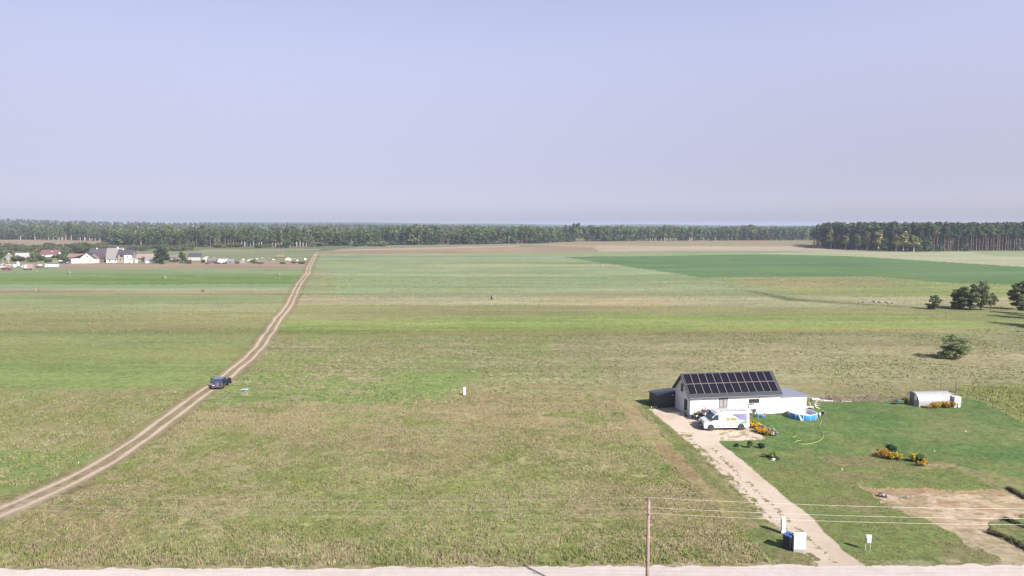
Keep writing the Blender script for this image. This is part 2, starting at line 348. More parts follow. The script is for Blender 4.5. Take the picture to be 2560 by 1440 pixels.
poly([(2050, 990), (2255, 990), (2268, 1001), (2060, 1006), (2025, 998)], (150, 134, 120), (.5, .3, 0), crisp=True); furr = inpoly(U2, V2, [(2050, 990), (2255, 990), (2268, 1001), (2060, 1006), (2025, 998)]); put(furr & (sm > .53), (176, 160, 146), None, .7); put(furr & (mid > .6), (140, 140, 96), None, .6)
poly([(2290, 1160), (2330, 1155), (2385, 1163), (2370, 1175), (2310, 1172)], (186, 168, 130), (.3, .1, 0), .8)
SANDP = [(2150, 1210), (2250, 1217), (2350, 1221), (2520, 1222), (2580, 1240), (2640, 1290), (2560, 1300), (2505, 1302), (2470, 1318), (2500, 1345), (2640, 1400), (2640, 1415), (2520, 1405), (2440, 1365), (2380, 1335), (2340, 1310), (2290, 1290), (2230, 1265), (2190, 1240)]
poly(SANDP, (222, 200, 172), (.35, .1, .1))
sp = inpoly(U, V, SANDP); put(sp & (mid > .56), (196, 166, 130), None, .7); put(sp & (V > 1330), (190, 178, 148), None, .7); put(sp & (V < 1232), (178, 148, 112), None, .7)
put(sp * sstep(fbm(x / 1.2, y / .5, 891, 4), .54, .66), (172, 160, 122), None, .7); put(sp * sstep(fbm(x / 5, y / 2.5, 895, 3), .55, .7), (184, 170, 132), None, .6)
DRV = [(1640, 1036), (1625, 1023), (1690, 1018), (1726, 1040), (1752, 1046), (1830, 1043), (1870, 1058), (1885, 1070), (1915, 1097), (1862, 1101), (1800, 1101), (1796, 1106), (1835, 1136), (1890, 1180), (1960, 1238), (2035, 1298), (2080, 1345), (2110, 1378), (2165, 1414), (2170, 1430), (2040, 1430), (2045, 1408), (1990, 1372), (1945, 1320), (1905, 1288), (1862, 1240), (1810, 1190), (1760, 1140), (1700, 1088)]
drv = inpoly(U2, V2, DRV); put(drv, (240, 224, 204), (.08, .0, 0)); put(drv * sstep(mid, .5, .68), (230, 210, 186), None, .7)
poly([(1640, 1036), (1700, 1088), (1760, 1140), (1810, 1190), (1862, 1240), (1905, 1288), (1945, 1320), (1935, 1335), (1880, 1290), (1790, 1200), (1690, 1090), (1630, 1030)], (168, 160, 116), (.5, 0, 0), .7, crisp=True)
cl = np.interp(V2, [1100, 1140, 1190, 1240, 1290, 1340, 1390, 1420], [1760, 1800, 1850, 1905, 1962, 2015, 2070, 2100])
put(((np.abs(U2 - cl) < 7) & (V2 > 1120) & (fbm(x / .28, y / .28, 501, 3) > .56)).astype(float), (138, 134, 84), None, .8)
ed = np.interp(V2, [1100, 1140, 1190, 1240, 1288, 1320, 1372, 1408], [1712, 1760, 1810, 1862, 1905, 1945, 1990, 2045])
put(((np.abs(U2 - ed - 4) < 16) & (V2 > 1080) & (V2 < 1400) & (fbm(x / .6, y / .45, 511, 3) > .52)).astype(float), (124, 124, 74), None, .85)
put(((np.abs(U2 - ed - 4) < 16) & (V2 > 1080) & (V2 < 1400) & (fbm(x / .5, y / .4, 521, 3) > .6)).astype(float), (205, 190, 160), None, .7)
put((inpoly(U2, V2, [(1800, 1062), (1872, 1062), (1912, 1097), (1800, 1100)]) & (fbm(x / .7, y / .35, 531, 3) > .54)), (160, 148, 108), (.3, 0, 0), .7)
roadm = (V2 > 1423 - U2 * .0042 + 9 * (sm - .5) + 9 * (mid - .5)) & (V2 < 1640) & (y > 34)
put(roadm, (252, 242, 235), (.05, .05, 0)); put(roadm * sstep(fbm(x / 3, y / .8, 941, 3), .5, .65), (246, 234, 222), None, .5)
put((V2 > 1408 - U2 * .004) & ~roadm & ~drv & (sm > .5) & (y > 34), (190, 178, 150), None, .6)
put(y < 34, (140, 150, 95), (.3, .1, 0)); put((y > 39) & (y < 47), (252, 242, 235), (.05, .05, 0))
# the dirt track: two pale wheel ruts, worn middle, muddy verges
td = track_d(x, y); wob = (fbm(x / 2.5, y / 6, 601, 3) - .5) * .35; rw = .10 * (fbm(y / 3.1, np.sign(td), 605, 3) - .5) * 3; ta = np.abs(td + wob + .5 * (fbm(y / 11, 0 * y, 606, 2) - .5)); on = (y > 36) & (y < 700)
wd = np.clip(y / 220, 1, 2.2)
put(((ta < 2.6 * np.sqrt(wd)) & on & (mid > .42)).astype(float), (152, 142, 102), None, .7)
put((1 - sstep(ta, 1.45, 1.9)) * on, (172, 158, 126), (.3, 0, 0))
put((1 - sstep(np.abs(ta - .82), .20 + rw * .5, .36 + rw + (wd - 1) * .12)) * on, (226, 208, 188), (.15, 0, 0), .96)
put((1 - sstep(np.abs(ta), .0, .35)) * on * (mid > .5), (150, 146, 96), (.4, 0, 0), .7)
nearb = sstep(V, 1150, 1300) * on; put((1 - sstep(ta, 1.3, 1.7)) * nearb * (sm > .42), (212, 194, 174), None, .6)
# broad tonal variation
wash = fbm(x / 40, y / 30, 711, 4)[:, None] - .5; farw = sstep(y, 95, 140)[:, None]; RGB += wash * farw * np.array([[26., 8., 12.]])
RGB *= (1 + (fbm(x / 70, y / 22, 701, 3) - .5)[:, None] * .14 + (fbm(x / 90, y / 7, 721, 4) - .5)[:, None] * .16 * farw + (sm - .5)[:, None] * .16 * TEX[:, :1] * 2)
GC = lin_np(np.clip(RGB, 5, 250)) / K
z = terr(x, y)
furrow = inpoly(U2, V2, [(2050, 990), (2255, 990), (2268, 1001), (2060, 1006), (2025, 998)])
z = z + np.where(furrow, .05 * np.sin((x + y * .8 + 2 * jx) * 9), 0) + np.where(sp, -.10 + .08 * mid, 0)
# shallow ruts
z = z - .05 * (1 - sstep(np.abs(ta - .82), .15, .4)) * on
idx = np.arange(nr * nc).reshape(nr, nc)
FQ = np.stack([idx[:-1, :-1], idx[:-1, 1:], idx[1:, 1:], idx[1:, :-1]], -1).reshape(-1, 4)

gm_ = bpy.data.materials.new('ground_cover'); gm_.use_nodes = True; nt = gm_.node_tree; gb = nt.nodes['Principled BSDF']
gb.inputs['Roughness'].default_value = .95; gb.inputs['Specular IOR Level'].default_value = .1
def N(t, **k):
    n = nt.nodes.new(t)
    for a, b in k.items(): setattr(n, a, b)
    return n
geo = N('ShaderNodeNewGeometry'); ac = N('ShaderNodeAttribute', attribute_name='groundcol'); at2 = N('ShaderNodeAttribute', attribute_name='texamt')
sep = N('ShaderNodeSeparateColor'); nt.links.new(at2.outputs['Color'], sep.inputs[0])
def noise(scale, detail, vec=None, mul=None):
    n = N('ShaderNodeTexNoise'); n.inputs['Scale'].default_value = scale; n.inputs['Detail'].default_value = detail; n.inputs['Roughness'].default_value = .65
    src = geo.outputs['Position']
    if mul:
        m = N('ShaderNodeVectorMath', operation='MULTIPLY'); m.inputs[1].default_value = mul; nt.links.new(src, m.inputs[0]); src = m.outputs[0]
    nt.links.new(src, n.inputs['Vector']); return n.outputs[0]
def math_(op, a, b):
    n = N('ShaderNodeMath', operation=op)
    for i, q in enumerate((a, b)):
        if isinstance(q, (int, float)): n.inputs[i].default_value = q
        else: nt.links.new(q, n.inputs[i])
    return n.outputs[0]
n1 = noise(2.2, 6); n1b = noise(.55, 5); n2 = noise(1, 5, mul=(.035, .55, 0)); n3 = noise(1.1, 4)
f1 = math_('MULTIPLY', math_('MULTIPLY', math_('SUBTRACT', n1, .5), 3.4), sep.outputs[0])
f1b = math_('MULTIPLY', math_('MULTIPLY', math_('SUBTRACT', n1b, .5), 1.0), sep.outputs[0])
n2b = noise(1, 5, mul=(.010, .12, 0)); n2c = noise(1, 4, mul=(.005, .035, 0)); n2s = math_('ADD', math_('ADD', math_('SUBTRACT', n2, .5), math_('MULTIPLY', math_('SUBTRACT', n2b, .5), 1.1)), math_('SUBTRACT', n2c, .5))
f2 = math_('MULTIPLY', math_('MULTIPLY', n2s, 1.5), sep.outputs[1])
tot = math_('ADD', math_('ADD', math_('ADD', 1.0, f1), f2), f1b)
tot = math_('MAXIMUM', tot, .35)
n4 = noise(.30, 4); n5 = noise(.09, 4); n6 = noise(1.0, 3); f4 = math_('MULTIPLY', math_('ADD', math_('ADD', math_('MULTIPLY', math_('SUBTRACT', n4, .5), 1.6), math_('MULTIPLY', math_('SUBTRACT', n6, .5), 3.6)), math_('SUBTRACT', n5, .5)), math_('ADD', sep.outputs[1], .04)); tot = math_('MAXIMUM', math_('ADD', tot, f4), .35)
vs = N('ShaderNodeVectorMath', operation='SCALE'); nt.links.new(ac.outputs['Color'], vs.inputs[0]); nt.links.new(tot, vs.inputs['Scale'])
spk = N('ShaderNodeMapRange'); spk.inputs[1].default_value = .56; spk.inputs[2].default_value = .66; nt.links.new(n3, spk.inputs[0])
spf = math_('MULTIPLY', spk.outputs[0], sep.outputs[2])
mixg = N('ShaderNodeMix', data_type='RGBA'); nt.links.new(spf, mixg.inputs[0]); nt.links.new(vs.outputs[0], mixg.inputs[6]); mixg.inputs[7].default_value = (*C(110, 142, 66), 1)
nt.links.new(mixg.outputs[2], gb.inputs['Base Color'])
bp = N('ShaderNodeBump'); bp.inputs['Strength'].default_value = .6; bp.inputs['Distance'].default_value = .12
nt.links.new(math_('MULTIPLY', n1, sep.outputs[0]), bp.inputs['Height']); nt.links.new(bp.outputs[0], gb.inputs['Normal'])
ground = mesh_np('ground', np.stack([x, y, z], -1), FQ, gm_, GC, 'groundcol')
a_ = ground.data.color_attributes.new('texamt', 'FLOAT_COLOR', 'POINT'); c4 = np.ones((x.size, 4), np.float32); c4[:, :3] = TEX; a_.data.foreach_set('color', c4.ravel())
ground.data.polygons.foreach_set('use_smooth', np.ones(len(FQ), bool))
tag(ground, 'patchwork of green, straw and brown fields crossed by a dirt track', None, None, 'structure')

# ------------------------------------------------------------------ far hills (wooded, beyond the flat land)
def hills():
    us = np.arange(500, 3300, 3.0); yy = np.concatenate([np.linspace(3900, 4700, 14), np.linspace(5200, 8000, 10)])
    prof = np.interp(us, [500, 900, 1120, 1200, 1300, 1400, 1440, 1520, 1600, 1680, 1760, 1900, 2100, 3300],
                     [556, 556, 559.5, 559, 560, 562.5, 563.5, 562, 561, 561.5, 563.5, 564.5, 564, 562])
    Uq, Yq = np.meshgrid(us, yy); Xq = (Uq - 1280) / F_PX * Yq
    top = CAMZ + (HOR - np.interp(Uq, us, prof)) / F_PX * Yq
    bell = sstep(Yq, 3900, 4600)
    rng = np.random.default_rng(3)
    zz = -2 + (top + 2) * bell + rng.normal(0, 1.1, Uq.shape) * bell
    r, c = Uq.shape; I = np.arange(r * c).reshape(r, c)
    Fh = np.stack([I[:-1, :-1], I[:-1, 1:], I[1:, 1:], I[1:, :-1]], -1).reshape(-1, 4)
    o = mesh_np('hills', np.stack([Xq.ravel(), Yq.ravel(), zz.ravel()], -1), Fh, M('far_wood', (.045, .065, .04), .95, var=.35, scale=.03, spec=.1))
    tag(o, 'low wooded hills fading blue along the horizon', None, None, 'structure')
hills()

# ------------------------------------------------------------------ grass and weeds (stuff)
def tufts(name, P, colr, hgt, wid, blades, seed, label, cat='grass', spread=.12):
    rng = np.random.default_rng(seed); n = len(P); T = n * blades
    P = np.repeat(P, blades, 0); cc = np.repeat(colr, blades, 0); hh = np.repeat(hgt, blades) * rng.uniform(.6, 1.15, T); ww = np.repeat(wid, blades)
    a = rng.uniform(0, 2 * np.pi, T); r = rng.uniform(0, 1, T) * spread * (1 + hh)
    base = P.copy(); base[:, 0] += np.cos(a) * r; base[:, 1] += np.sin(a) * r
    b = rng.uniform(-np.pi / 2, np.pi / 2, T); dx = np.cos(b) * ww / 2; dy = np.sin(b) * ww / 2
    lean = rng.normal(0, .28, (T, 2)) * hh[:, None]
    V_ = np.empty((T, 3, 3)); V_[:, 0] = base; V_[:, 1] = base; V_[:, 0, 0] -= dx; V_[:, 0, 1] -= dy; V_[:, 1, 0] += dx; V_[:, 1, 1] += dy
    V_[:, 2, 0] = base[:, 0] + lean[:, 0]; V_[:, 2, 1] = base[:, 1] + lean[:, 1]; V_[:, 2, 2] = base[:, 2] + hh
    V_[:, :2, 2] -= .03
    cc = cc * rng.uniform(.9, 1.18, (T, 1)); Cv = np.repeat(cc, 3, 0)
    o = mesh_np(name, V_.reshape(-1, 3), np.arange(T * 3).reshape(-1, 3), M('blades', (1, 1, 1), .85, var=.0, attr='leafcol', spec=.15), Cv)
    # blades light like upright foliage: give each a soft up-facing normal through smooth custom normals
    nr_ = np.repeat(np.stack([rng.normal(0, .35, T), rng.normal(-.15, .35, T), np.full(T, 1.0)], -1), 3, 0)
    nr_ /= np.linalg.norm(nr_, axis=1)[:, None]
    try: o.data.normals_split_custom_set_from_vertices(nr_.tolist())
    except Exception: pass
    return tag(o, label, cat, None, 'stuff')
def scatter_poly(n, x0, x1, y0, y1, seed):
    rng = np.random.default_rng(seed); return rng.uniform(x0, x1, n), rng.uniform(y0, y1, n), rng
PAL = lin_np(np.array([(170, 172, 112), (158, 174, 96), (192, 184, 136), (206, 192, 152), (180, 160, 128), (142, 162, 88), (182, 184, 142), (164, 166, 122)], float)) / K
def pick(px_, py_, rng, seed, wts=None):
    g = .55 * fbm(px_ / 3.2, py_ / 3.2, seed, 3) + .45 * fbm(px_ / .9, py_ / .9, seed + 3, 2); h = fbm(px_ / 11, py_ / 11, seed + 7, 3); q = rng.uniform(0, 1, px_.size)
    i = np.where(g + (q - .5) * .35 > .56, np.where(q > .5, 2, 3), np.where(g + (q - .5) * .35 < .44, np.where(q > .4, 1, 5), np.where(q > .5, 0, 6)))
    i = np.where((h > .56) & (q > .78), 4, i); i = np.where(q < .06, 7, i); return PAL[i]
# tall rough meadow, denser and taller by the road verge
px_, py_, rg = scatter_poly(125000, -48, 34, 47.5, 96, 21)
u_, v_ = uv_of(px_, py_)
ok = (track_d(px_, py_) > 2.2) & (v_ < 1416 - u_ * .004) & (v_ > 1019 - np.clip((u_ - 500) * .028, 0, 30) + 22 * (fbm(px_ / 5, py_ / 5, 955, 3) - .5) + 10 * rg.uniform(-1, 1, px_.size)) & ~inpoly(u_, v_, LAWN) & ~inpoly(u_, v_, DRV) & (u_ < 1990) & (u_ > -60)
ok &= ~inpoly(u_, v_, [(1532, 998), (1570, 996), (1610, 1040), (1680, 1115), (1760, 1195), (1830, 1255), (1900, 1320), (1860, 1330), (1790, 1265), (1700, 1180), (1610, 1090), (1560, 1035)])
ok &= fbm(px_ / 1.4, py_ / 1.4, 900, 2) > .30
px_, py_, v_ = px_[ok], py_[ok], v_[ok]
verge = sstep(v_, 1330, 1400)
hg = .09 + .20 * fbm(px_ / 2.5, py_ / 2.5, 88, 3) ** 1.5 + .15 * verge * rg.uniform(.5, 1.2, px_.size)
cg = pick(px_, py_, rg, 61); dm = sstep(fbm(px_ / 7, py_ / 2.5, 301, 3), .42, .56) * (1 - sstep(v_, 1070, 1130)) + .75 * sstep(fbm(px_ / 8, py_ / 4, 303, 3), .52, .62)
dm = (np.clip(dm, 0, 1) * (rg.uniform(0, 1, px_.size) < .75))[:, None]; cg = cg * (1 - dm) + PAL[3] * dm * .95
tufts('meadow_grass', np.stack([px_, py_, np.zeros(px_.size)], -1), cg, hg, .035 + .05 * rg.uniform(0, 1, px_.size), 4, 5,
      'rough ungrazed meadow of straw, olive and rust weeds between the dirt track and driveway')
# left of the track
px_, py_, rg = scatter_poly(60000, -85, -40, 55, 104, 22); u_, v_ = uv_of(px_, py_)
ok = (track_d(px_, py_) < -2.2) & (v_ > 982 + 30 * (fbm(px_ / 7, py_ / 5, 957, 3) - .5) + 12 * rg.uniform(-1, 1, px_.size)) & (u_ > -60) & (fbm(px_ / 1.6, py_ / 1.6, 905, 2) > .42)
px_, py_ = px_[ok], py_[ok]
cc_ = pick(px_, py_, rg, 161); fl = rg.uniform(0, 1, px_.size); cc_ = np.where((fl > .972)[:, None] & (fbm(px_ / 6, py_ / 6, 3, 2) > .45)[:, None], np.array([[.36, .35, .28]]), cc_)
tufts('meadow_flowers', np.stack([px_, py_, np.zeros(px_.size)], -1), cc_, .12 + .2 * rg.uniform(0, 1, px_.size) ** 2, .05 + .03 * rg.uniform(0, 1, px_.size), 3, 6,
      'weedy grass with pale flower heads left of the dirt track')
# low green weeds in the stubble field
px_, py_, rg = scatter_poly(60000, -75, 170, 96, 172, 23); u_, v_ = uv_of(px_, py_)
pg = fbm(px_ / 9, py_ / 9, 201, 4); k_ = (u_ - 800) / 1760
ok = (track_d(px_, py_) > 3) & (v_ > 842 - 20 * k_) & (v_ < 1012) & (pg + np.where(u_ < 1500, .06, -.05) + rg.uniform(-.2, .2, px_.size) > .47) & (u_ < 2700) & ~inpoly(u_, v_, LAWN) & ~((u_ > 1600) & (v_ > 935) & (u_ < 2060))
px_, py_ = px_[ok], py_[ok]
q = rg.uniform(0, 1, (px_.size, 1)); cc_ = np.where(q > .55, PAL[5] * .8, np.where(q > .25, PAL[1] * .9, PAL[2]))
tufts('field_weeds', np.stack([px_, py_, np.zeros(px_.size)], -1), cc_, .10 + .18 * rg.uniform(0, 1, px_.size) ** 2, .12 + .10 * rg.uniform(0, 1, px_.size), 4, 7,
      'low green weeds dotted over the stubble field beyond the meadow', 'weeds', .22)
px_, py_, rg = scatter_poly(60000, -150, -42, 100, 205, 26); u_, v_ = uv_of(px_, py_)
ok = (track_d(px_, py_) < -3) & (u_ > -60) & (v_ < 980) & (fbm(px_ / 7, py_ / 3, 211, 4) + rg.uniform(-.22, .22, px_.size) > .53)
px_, py_ = px_[ok], py_[ok]; q = rg.uniform(0, 1, (px_.size, 1)); sc_ = np.clip(py_ / 130, .8, 1.6)
cc_ = np.where(q > .72, PAL[2], np.where(q > .35, PAL[5] * .95, PAL[0]))
tufts('mown_weeds', np.stack([px_, py_, np.zeros(px_.size)], -1), cc_, (.05 + .10 * rg.uniform(0, 1, px_.size) ** 2) * sc_, (.10 + .10 * rg.uniform(0, 1, px_.size)) * sc_, 3, 17,
      'low tufts scattered over the mown fields left of the dirt track', 'weeds', .25)
px_, py_, rg = scatter_poly(60000, -120, 210, 160, 330, 27); u_, v_ = uv_of(px_, py_)
ok = (track_d(px_, py_) > 4) & (u_ < 2620) & (v_ < 842 - 20 * (u_ - 800) / 1760) & (fbm(px_ / 16, py_ / 5, 213, 4) + rg.uniform(-.2, .2, px_.size) > .55) & ~inpoly(u_, v_, [(1405, 642), (2120, 640), (2900, 690), (2900, 735), (2560, 713), (2180, 692), (1755, 694)])
px_, py_ = px_[ok], py_[ok]; q = rg.uniform(0, 1, (px_.size, 1)); sc_ = np.clip(py_ / 130, .8, 2.4)
cc_ = np.where(q > .6, PAL[2], np.where(q > .3, PAL[5] * .95, PAL[1]))
tufts('strip_weeds', np.stack([px_, py_, np.zeros(px_.size)], -1), cc_, (.05 + .10 * rg.uniform(0, 1, px_.size) ** 2) * sc_, (.10 + .10 * rg.uniform(0, 1, px_.size)) * sc_, 3, 18,
      'low tufts scattered over the far field strips right of the dirt track', 'weeds', .3)
# weeds behind the wire fence on the right
px_, py_, rg = scatter_poly(9000, 62, 90, 80, 106, 24); u_, v_ = uv_of(px_, py_)
ok = inpoly(u_, v_, [(2400, 978), (2450, 1000), (2560, 1046), (2700, 1100), (2700, 990), (2560, 966), (2440, 966)]) & (u_ < 2700)
px_, py_ = px_[ok], py_[ok]; q = rg.uniform(0, 1, (px_.size, 1))
cc_ = np.where(q > .85, np.array([[.26, .26, .17]]), np.where(q > .7, np.array([[.19, .17, .05]]), np.where(q > .3, PAL[0], PAL[1])))
tufts('fence_weeds', np.stack([px_, py_, np.zeros(px_.size)], -1), cc_, .14 + .26 * rg.uniform(0, 1, px_.size) ** 2, .05 + .05 * rg.uniform(0, 1, px_.size), 4, 8,
      'tall pale and yellow weeds behind the wire fence', 'weeds', .2)
# short lawn tufts near the road, and grass tufts along the drive
px_, py_, rg = scatter_poly(95000, 16, 46, 48.5, 92, 25); u_, v_ = uv_of(px_, py_)
ok = inpoly(u_, v_, LAWN) & ~inpoly(u_, v_, DRV) & ~inpoly(u_, v_, SANDP) & (v_ < 1412 - u_ * .002) & ((v_ > 1140) | (u_ < np.interp(v_, [1000, 1090, 1140, 1190], [1700, 1700, 1760, 1810]))) & (fbm(px_ / .8, py_ / .8, 33, 2) > .45)
px_, py_ = px_[ok], py_[ok]; q = rg.uniform(0, 1, (px_.size, 1))
cc_ = np.where(q > .75, PAL[2], np.where(q > .3, PAL[1] * .85, PAL[0] * .9))
tufts('lawn_grass', np.stack([px_, py_, np.zeros(px_.size)], -1), cc_, .03 + .04 * rg.uniform(0, 1, px_.size), .05 + .03 * rg.uniform(0, 1, px_.size), 3, 9,
      'short clumpy lawn grass beside the sandy driveway')

# ------------------------------------------------------------------ trees
def leaf_cloud(rng, blobs, n, size, colr, droop=0.0, up=.45):
    """n small quads scattered through a set of ellipsoids; returns V (n*4,3), C (n*4,3)"""
    B = np.array(blobs, float); wts = (B[:, 3] * B[:, 4] * B[:, 5]) ** .7; wts /= wts.sum()
    i = rng.choice(len(B), n, p=wts); d = rng.normal(size=(n, 3)); d /= np.linalg.norm(d, axis=1)[:, None]
    r = rng.uniform(.35, 1.08, n) ** .6; P = B[i, :3] + d * B[i, 3:6] * r[:, None]
    nrm = d * .8 + rng.normal(0, .55, (n, 3)) + np.array([0, 0, up]); nrm /= np.linalg.norm(nrm, axis=1)[:, None]
    t = np.cross(nrm, rng.normal(size=(n, 3))); t /= np.linalg.norm(t, axis=1)[:, None]; b = np.cross(nrm, t)
    s = size * rng.uniform(.6, 1.3, n)[:, None] / 2
    Q = np.stack([P - t * s - b * s * .7, P + t * s - b * s * .5, P + t * s * .8 + b * s * .8, P - t * s * .6 + b * s], 1)
    cc = np.array(colr)[None] * rng.uniform(.7, 1.3, (n, 1)) * (1 + rng.normal(0, .05, (n, 3)))
    return Q.reshape(-1, 3), np.repeat(cc, 4, 0)
def leafy():
    m = M('foliage', (1, 1, 1), .8, var=.0, attr='leafcol', objrand=.22, spec=.15); nt = m.node_tree
    if 'leaf_mix' in nt.nodes: return m
    b = nt.nodes['Principled BSDF']; t = nt.nodes.new('ShaderNodeBsdfTranslucent'); x_ = nt.nodes.new('ShaderNodeMixShader'); x_.name = 'leaf_mix'; x_.inputs[0].default_value = .42
    nt.links.new(b.inputs['Base Color'].links[0].from_socket, t.inputs['Color']); nt.links.new(b.outputs[0], x_.inputs[1]); nt.links.new(t.outputs[0], x_.inputs[2])
    nt.links.new(x_.outputs[0], nt.nodes['Material Output'].inputs['Surface']); return m
def cloud_mesh(name, V, Cc, parent=None):
    return mesh_np(name, V, np.arange(len(V)).reshape(-1, 4), leafy(), Cc, parent=parent)
GRN = {'pine': (.078, .108, .058), 'birch': (.115, .145, .062), 'broad': (.082, .115, .050), 'yellow': (.23, .22, .09), 'spruce': (.050, .078, .048), 'bush': (.105, .125, .066), 'olive': (.14, .14, .075), 'ypine': (.155, .19, .09)}
def blobs_for(kind, h, rng):
    B = []
    if kind == 'pine':
        for _ in range(7): B.append((rng.uniform(-1.3, 1.3), rng.uniform(-1.3, 1.3), h * rng.uniform(.62, .93), rng.uniform(1.1, 1.9), rng.uniform(1.1, 1.9), rng.uniform(1.0, 2.0)))
        B.append((0, 0, h * .96, .9, .9, 1.2))
    elif kind in ('birch', 'yellow'):
        for k in range(8):
            t = k / 7; B.append((rng.uniform(-1, 1), rng.uniform(-1, 1), h * (.38 + .56 * t), 2.1 - 1.2 * t, 2.1 - 1.2 * t, h * .09))
    elif kind == 'spruce':
        for k in range(7):
            t = k / 6; B.append((0, 0, h * (.10 + .84 * t), 2.9 * (1 - t) + .3, 2.9 * (1 - t) + .3, h * .07))
    else:
        for _ in range(9): B.append((rng.uniform(-2, 2), rng.uniform(-2, 2), h * rng.uniform(.22, .85), rng.uniform(1.5, 2.6), rng.uniform(1.5, 2.6), h * rng.uniform(.09, .15)))
        B.append((0, 0, h * .9, 1.3, 1.3, h * .09))
    return B
def trunk_mb(h, r, lean, limbs, rng):
    mb = MB(); mb.tube([(0, 0, -.3), (lean * .4, 0, h * .4), (lean, 0, h * .92)], [r, r * .75, r * .2], 6)
    for _ in range(limbs):
        z0 = rng.uniform(.5, .85) * h; a = rng.uniform(0, 6.28); L = rng.uniform(.8, 2.0)
        mb.tube([(lean * z0 / h, 0, z0), (lean * z0 / h + math.cos(a) * L, math.sin(a) * L, z0 + .5)], [r * .3, r * .1], 4)
    return mb
BARK = {'pine': M('pine_bark', (.17, .12, .10), .9, var=.25, spec=.1), 'birch': M('birch_bark', (.50, .47, .44), .8, var=.25, spec=.1), 'broad': M('dark_bark', (.10, .085, .07), .9, spec=.1),
        'yellow': M('birch_bark', None), 'spruce': M('dark_bark', None)}
HT = {'pine': 21, 'birch': 19, 'broad': 15, 'yellow': 16, 'spruce': 19}
protos = {}
rngp = np.random.default_rng(77); rp = random.Random(5)
for kind, nv in (('pine', 5), ('birch', 4), ('broad', 4), ('yellow', 2), ('spruce', 3)):
    protos[kind] = []
    for i in range(nv):
        h = HT[kind]; t = bpy.data.objects.new(kind, None)
        V_, C_ = leaf_cloud(rngp, blobs_for(kind, h, rngp), 230 if kind != 'broad' else 300, 1.25, GRN[kind])
        tr = trunk_mb(h, {'pine': .34, 'birch': .27, 'broad': .3, 'yellow': .25, 'spruce': .3}[kind], rngp.uniform(-.8, .8), 4, rp)
        cr = cloud_mesh('crown', V_, C_); trk = tr.build('trunk', BARK[kind]); protos[kind].append((trk.data, cr.data, h))
        bpy.data.objects.remove(cr); bpy.data.objects.remove(trk); bpy.data.objects.remove(t)
NAMES = {'pine': 'pine_tree', 'birch': 'birch_tree', 'broad': 'broadleaf_tree', 'yellow': 'birch_tree', 'spruce': 'spruce_tree'}
def plant(kind, p, h, label, group, rng, wid=1.0, cat='tree'):
    td_, cd_, hh = protos[kind][rng.randrange(len(protos[kind]))]
    t = thing(NAMES[kind], label, cat, (p.x, p.y, float(terr(p.x, p.y))), rng.uniform(0, 6.28), group); s = h / hh; t.scale = (s * wid, s * wid, s)
    a = bpy.data.objects.new('trunk', td_); col.objects.link(a); a.parent = t
    b = bpy.data.objects.new('crown', cd_); col.objects.link(b); b.parent = t
    return t
FRONT = [(-300, 604), (175, 604), (262, 606), (285, 613), (450, 616), (700, 617), (800, 615), (1000, 613), (1200, 611), (1370, 608.5), (1400, 606), (1480, 604), (1700, 602), (1960, 601), (2140, 601)]
RIGHT = [(2046, 616), (2070, 620), (2140, 624), (2230, 627.5), (2330, 629), (2450, 628), (2560, 627), (2750, 628)]
def at_line(L, u): return float(np.interp(u, [a for a, b in L], [b for a, b in L]))
rt = random.Random(12)
u = -15.0
while u < 2040:
    v = at_line(FRONT, u) - rt.uniform(0, .5); p = G(u, v)
    near_birch = (143 < u < 255) or (560 < u < 800) or (1620 < u < 1830)
    r_ = rt.random()
    kind = ('birch' if r_ < .85 else 'pine') if near_birch else ('spruce' if r_ < .10 else 'pine' if r_ < .42 else 'broad' if r_ < .82 else 'spruce')
    if 285 < u < 470: kind = 'broad' if r_ < .6 else 'birch' if r_ < .8 else 'spruce'
    if u < 140: kind = 'birch' if r_ < .4 else 'broad'
    sec = ('at the forest edge beyond the brown field, far left' if u < 270 else 'at the forest edge directly behind the village' if u < 540 else
           'at the forest edge behind where the dirt track ends' if u < 900 else 'at the forest edge in the middle of the view' if u < 1380 else 'in the distant tree line right of centre')
    desc = {'birch': 'pale-trunked birch ', 'pine': 'tall bare-trunked pine ', 'broad': 'leafy dark tree ', 'spruce': 'pointed spruce ', 'yellow': ''}[kind]
    hb = 20 if u < 1400 else 22
    plant(kind, p, hb * (.78 + .5 * float(fbm(np.array([u / 45.]), np.array([3.]), 8, 3)[0])) * rt.uniform(.82, 1.08) * (.85 if kind == 'broad' else 1), desc + sec, desc.strip().replace('birch', 'birche') + 's ' + sec, rt, 1.15)
    u += rt.uniform(2.6, 4.6) if 145 < u < 255 else rt.uniform(5, 9) if near_birch else rt.uniform(9, 15)
u = 2047.0
while u < 2575:
    v = at_line(RIGHT, u) - rt.uniform(0, .6); p = G(u, v)
    low = u < 2330
    r_ = rt.random(); kind = ('pine' if r_ < .35 else 'broad' if r_ < .6 else 'spruce' if r_ < .8 else 'birch') if low else ('pine' if r_ < .93 else 'broad')
    h = (27 if kind == 'pine' else 22 if kind == 'spruce' else 17) * rt.uniform(.82, 1.07)
    if u < 2075: h *= .8
    if not low and kind == 'broad': h *= .45
    sec = 'at the left corner of the right-hand pine wood' if low else 'in the front row of the right-hand pine wood'
    desc = {'birch': 'slender birch ', 'pine': 'tall red-trunked pine ', 'broad': 'leafy green tree ', 'spruce': 'dark spruce '}[kind]
    plant(kind, p, h, desc + sec, desc.strip().replace('birch', 'birche').replace(' trunk', ' trunk,').replace('trunk,', 'trunk') + 's ' + sec, rt, 1.0)
    u += rt.uniform(5, 9)
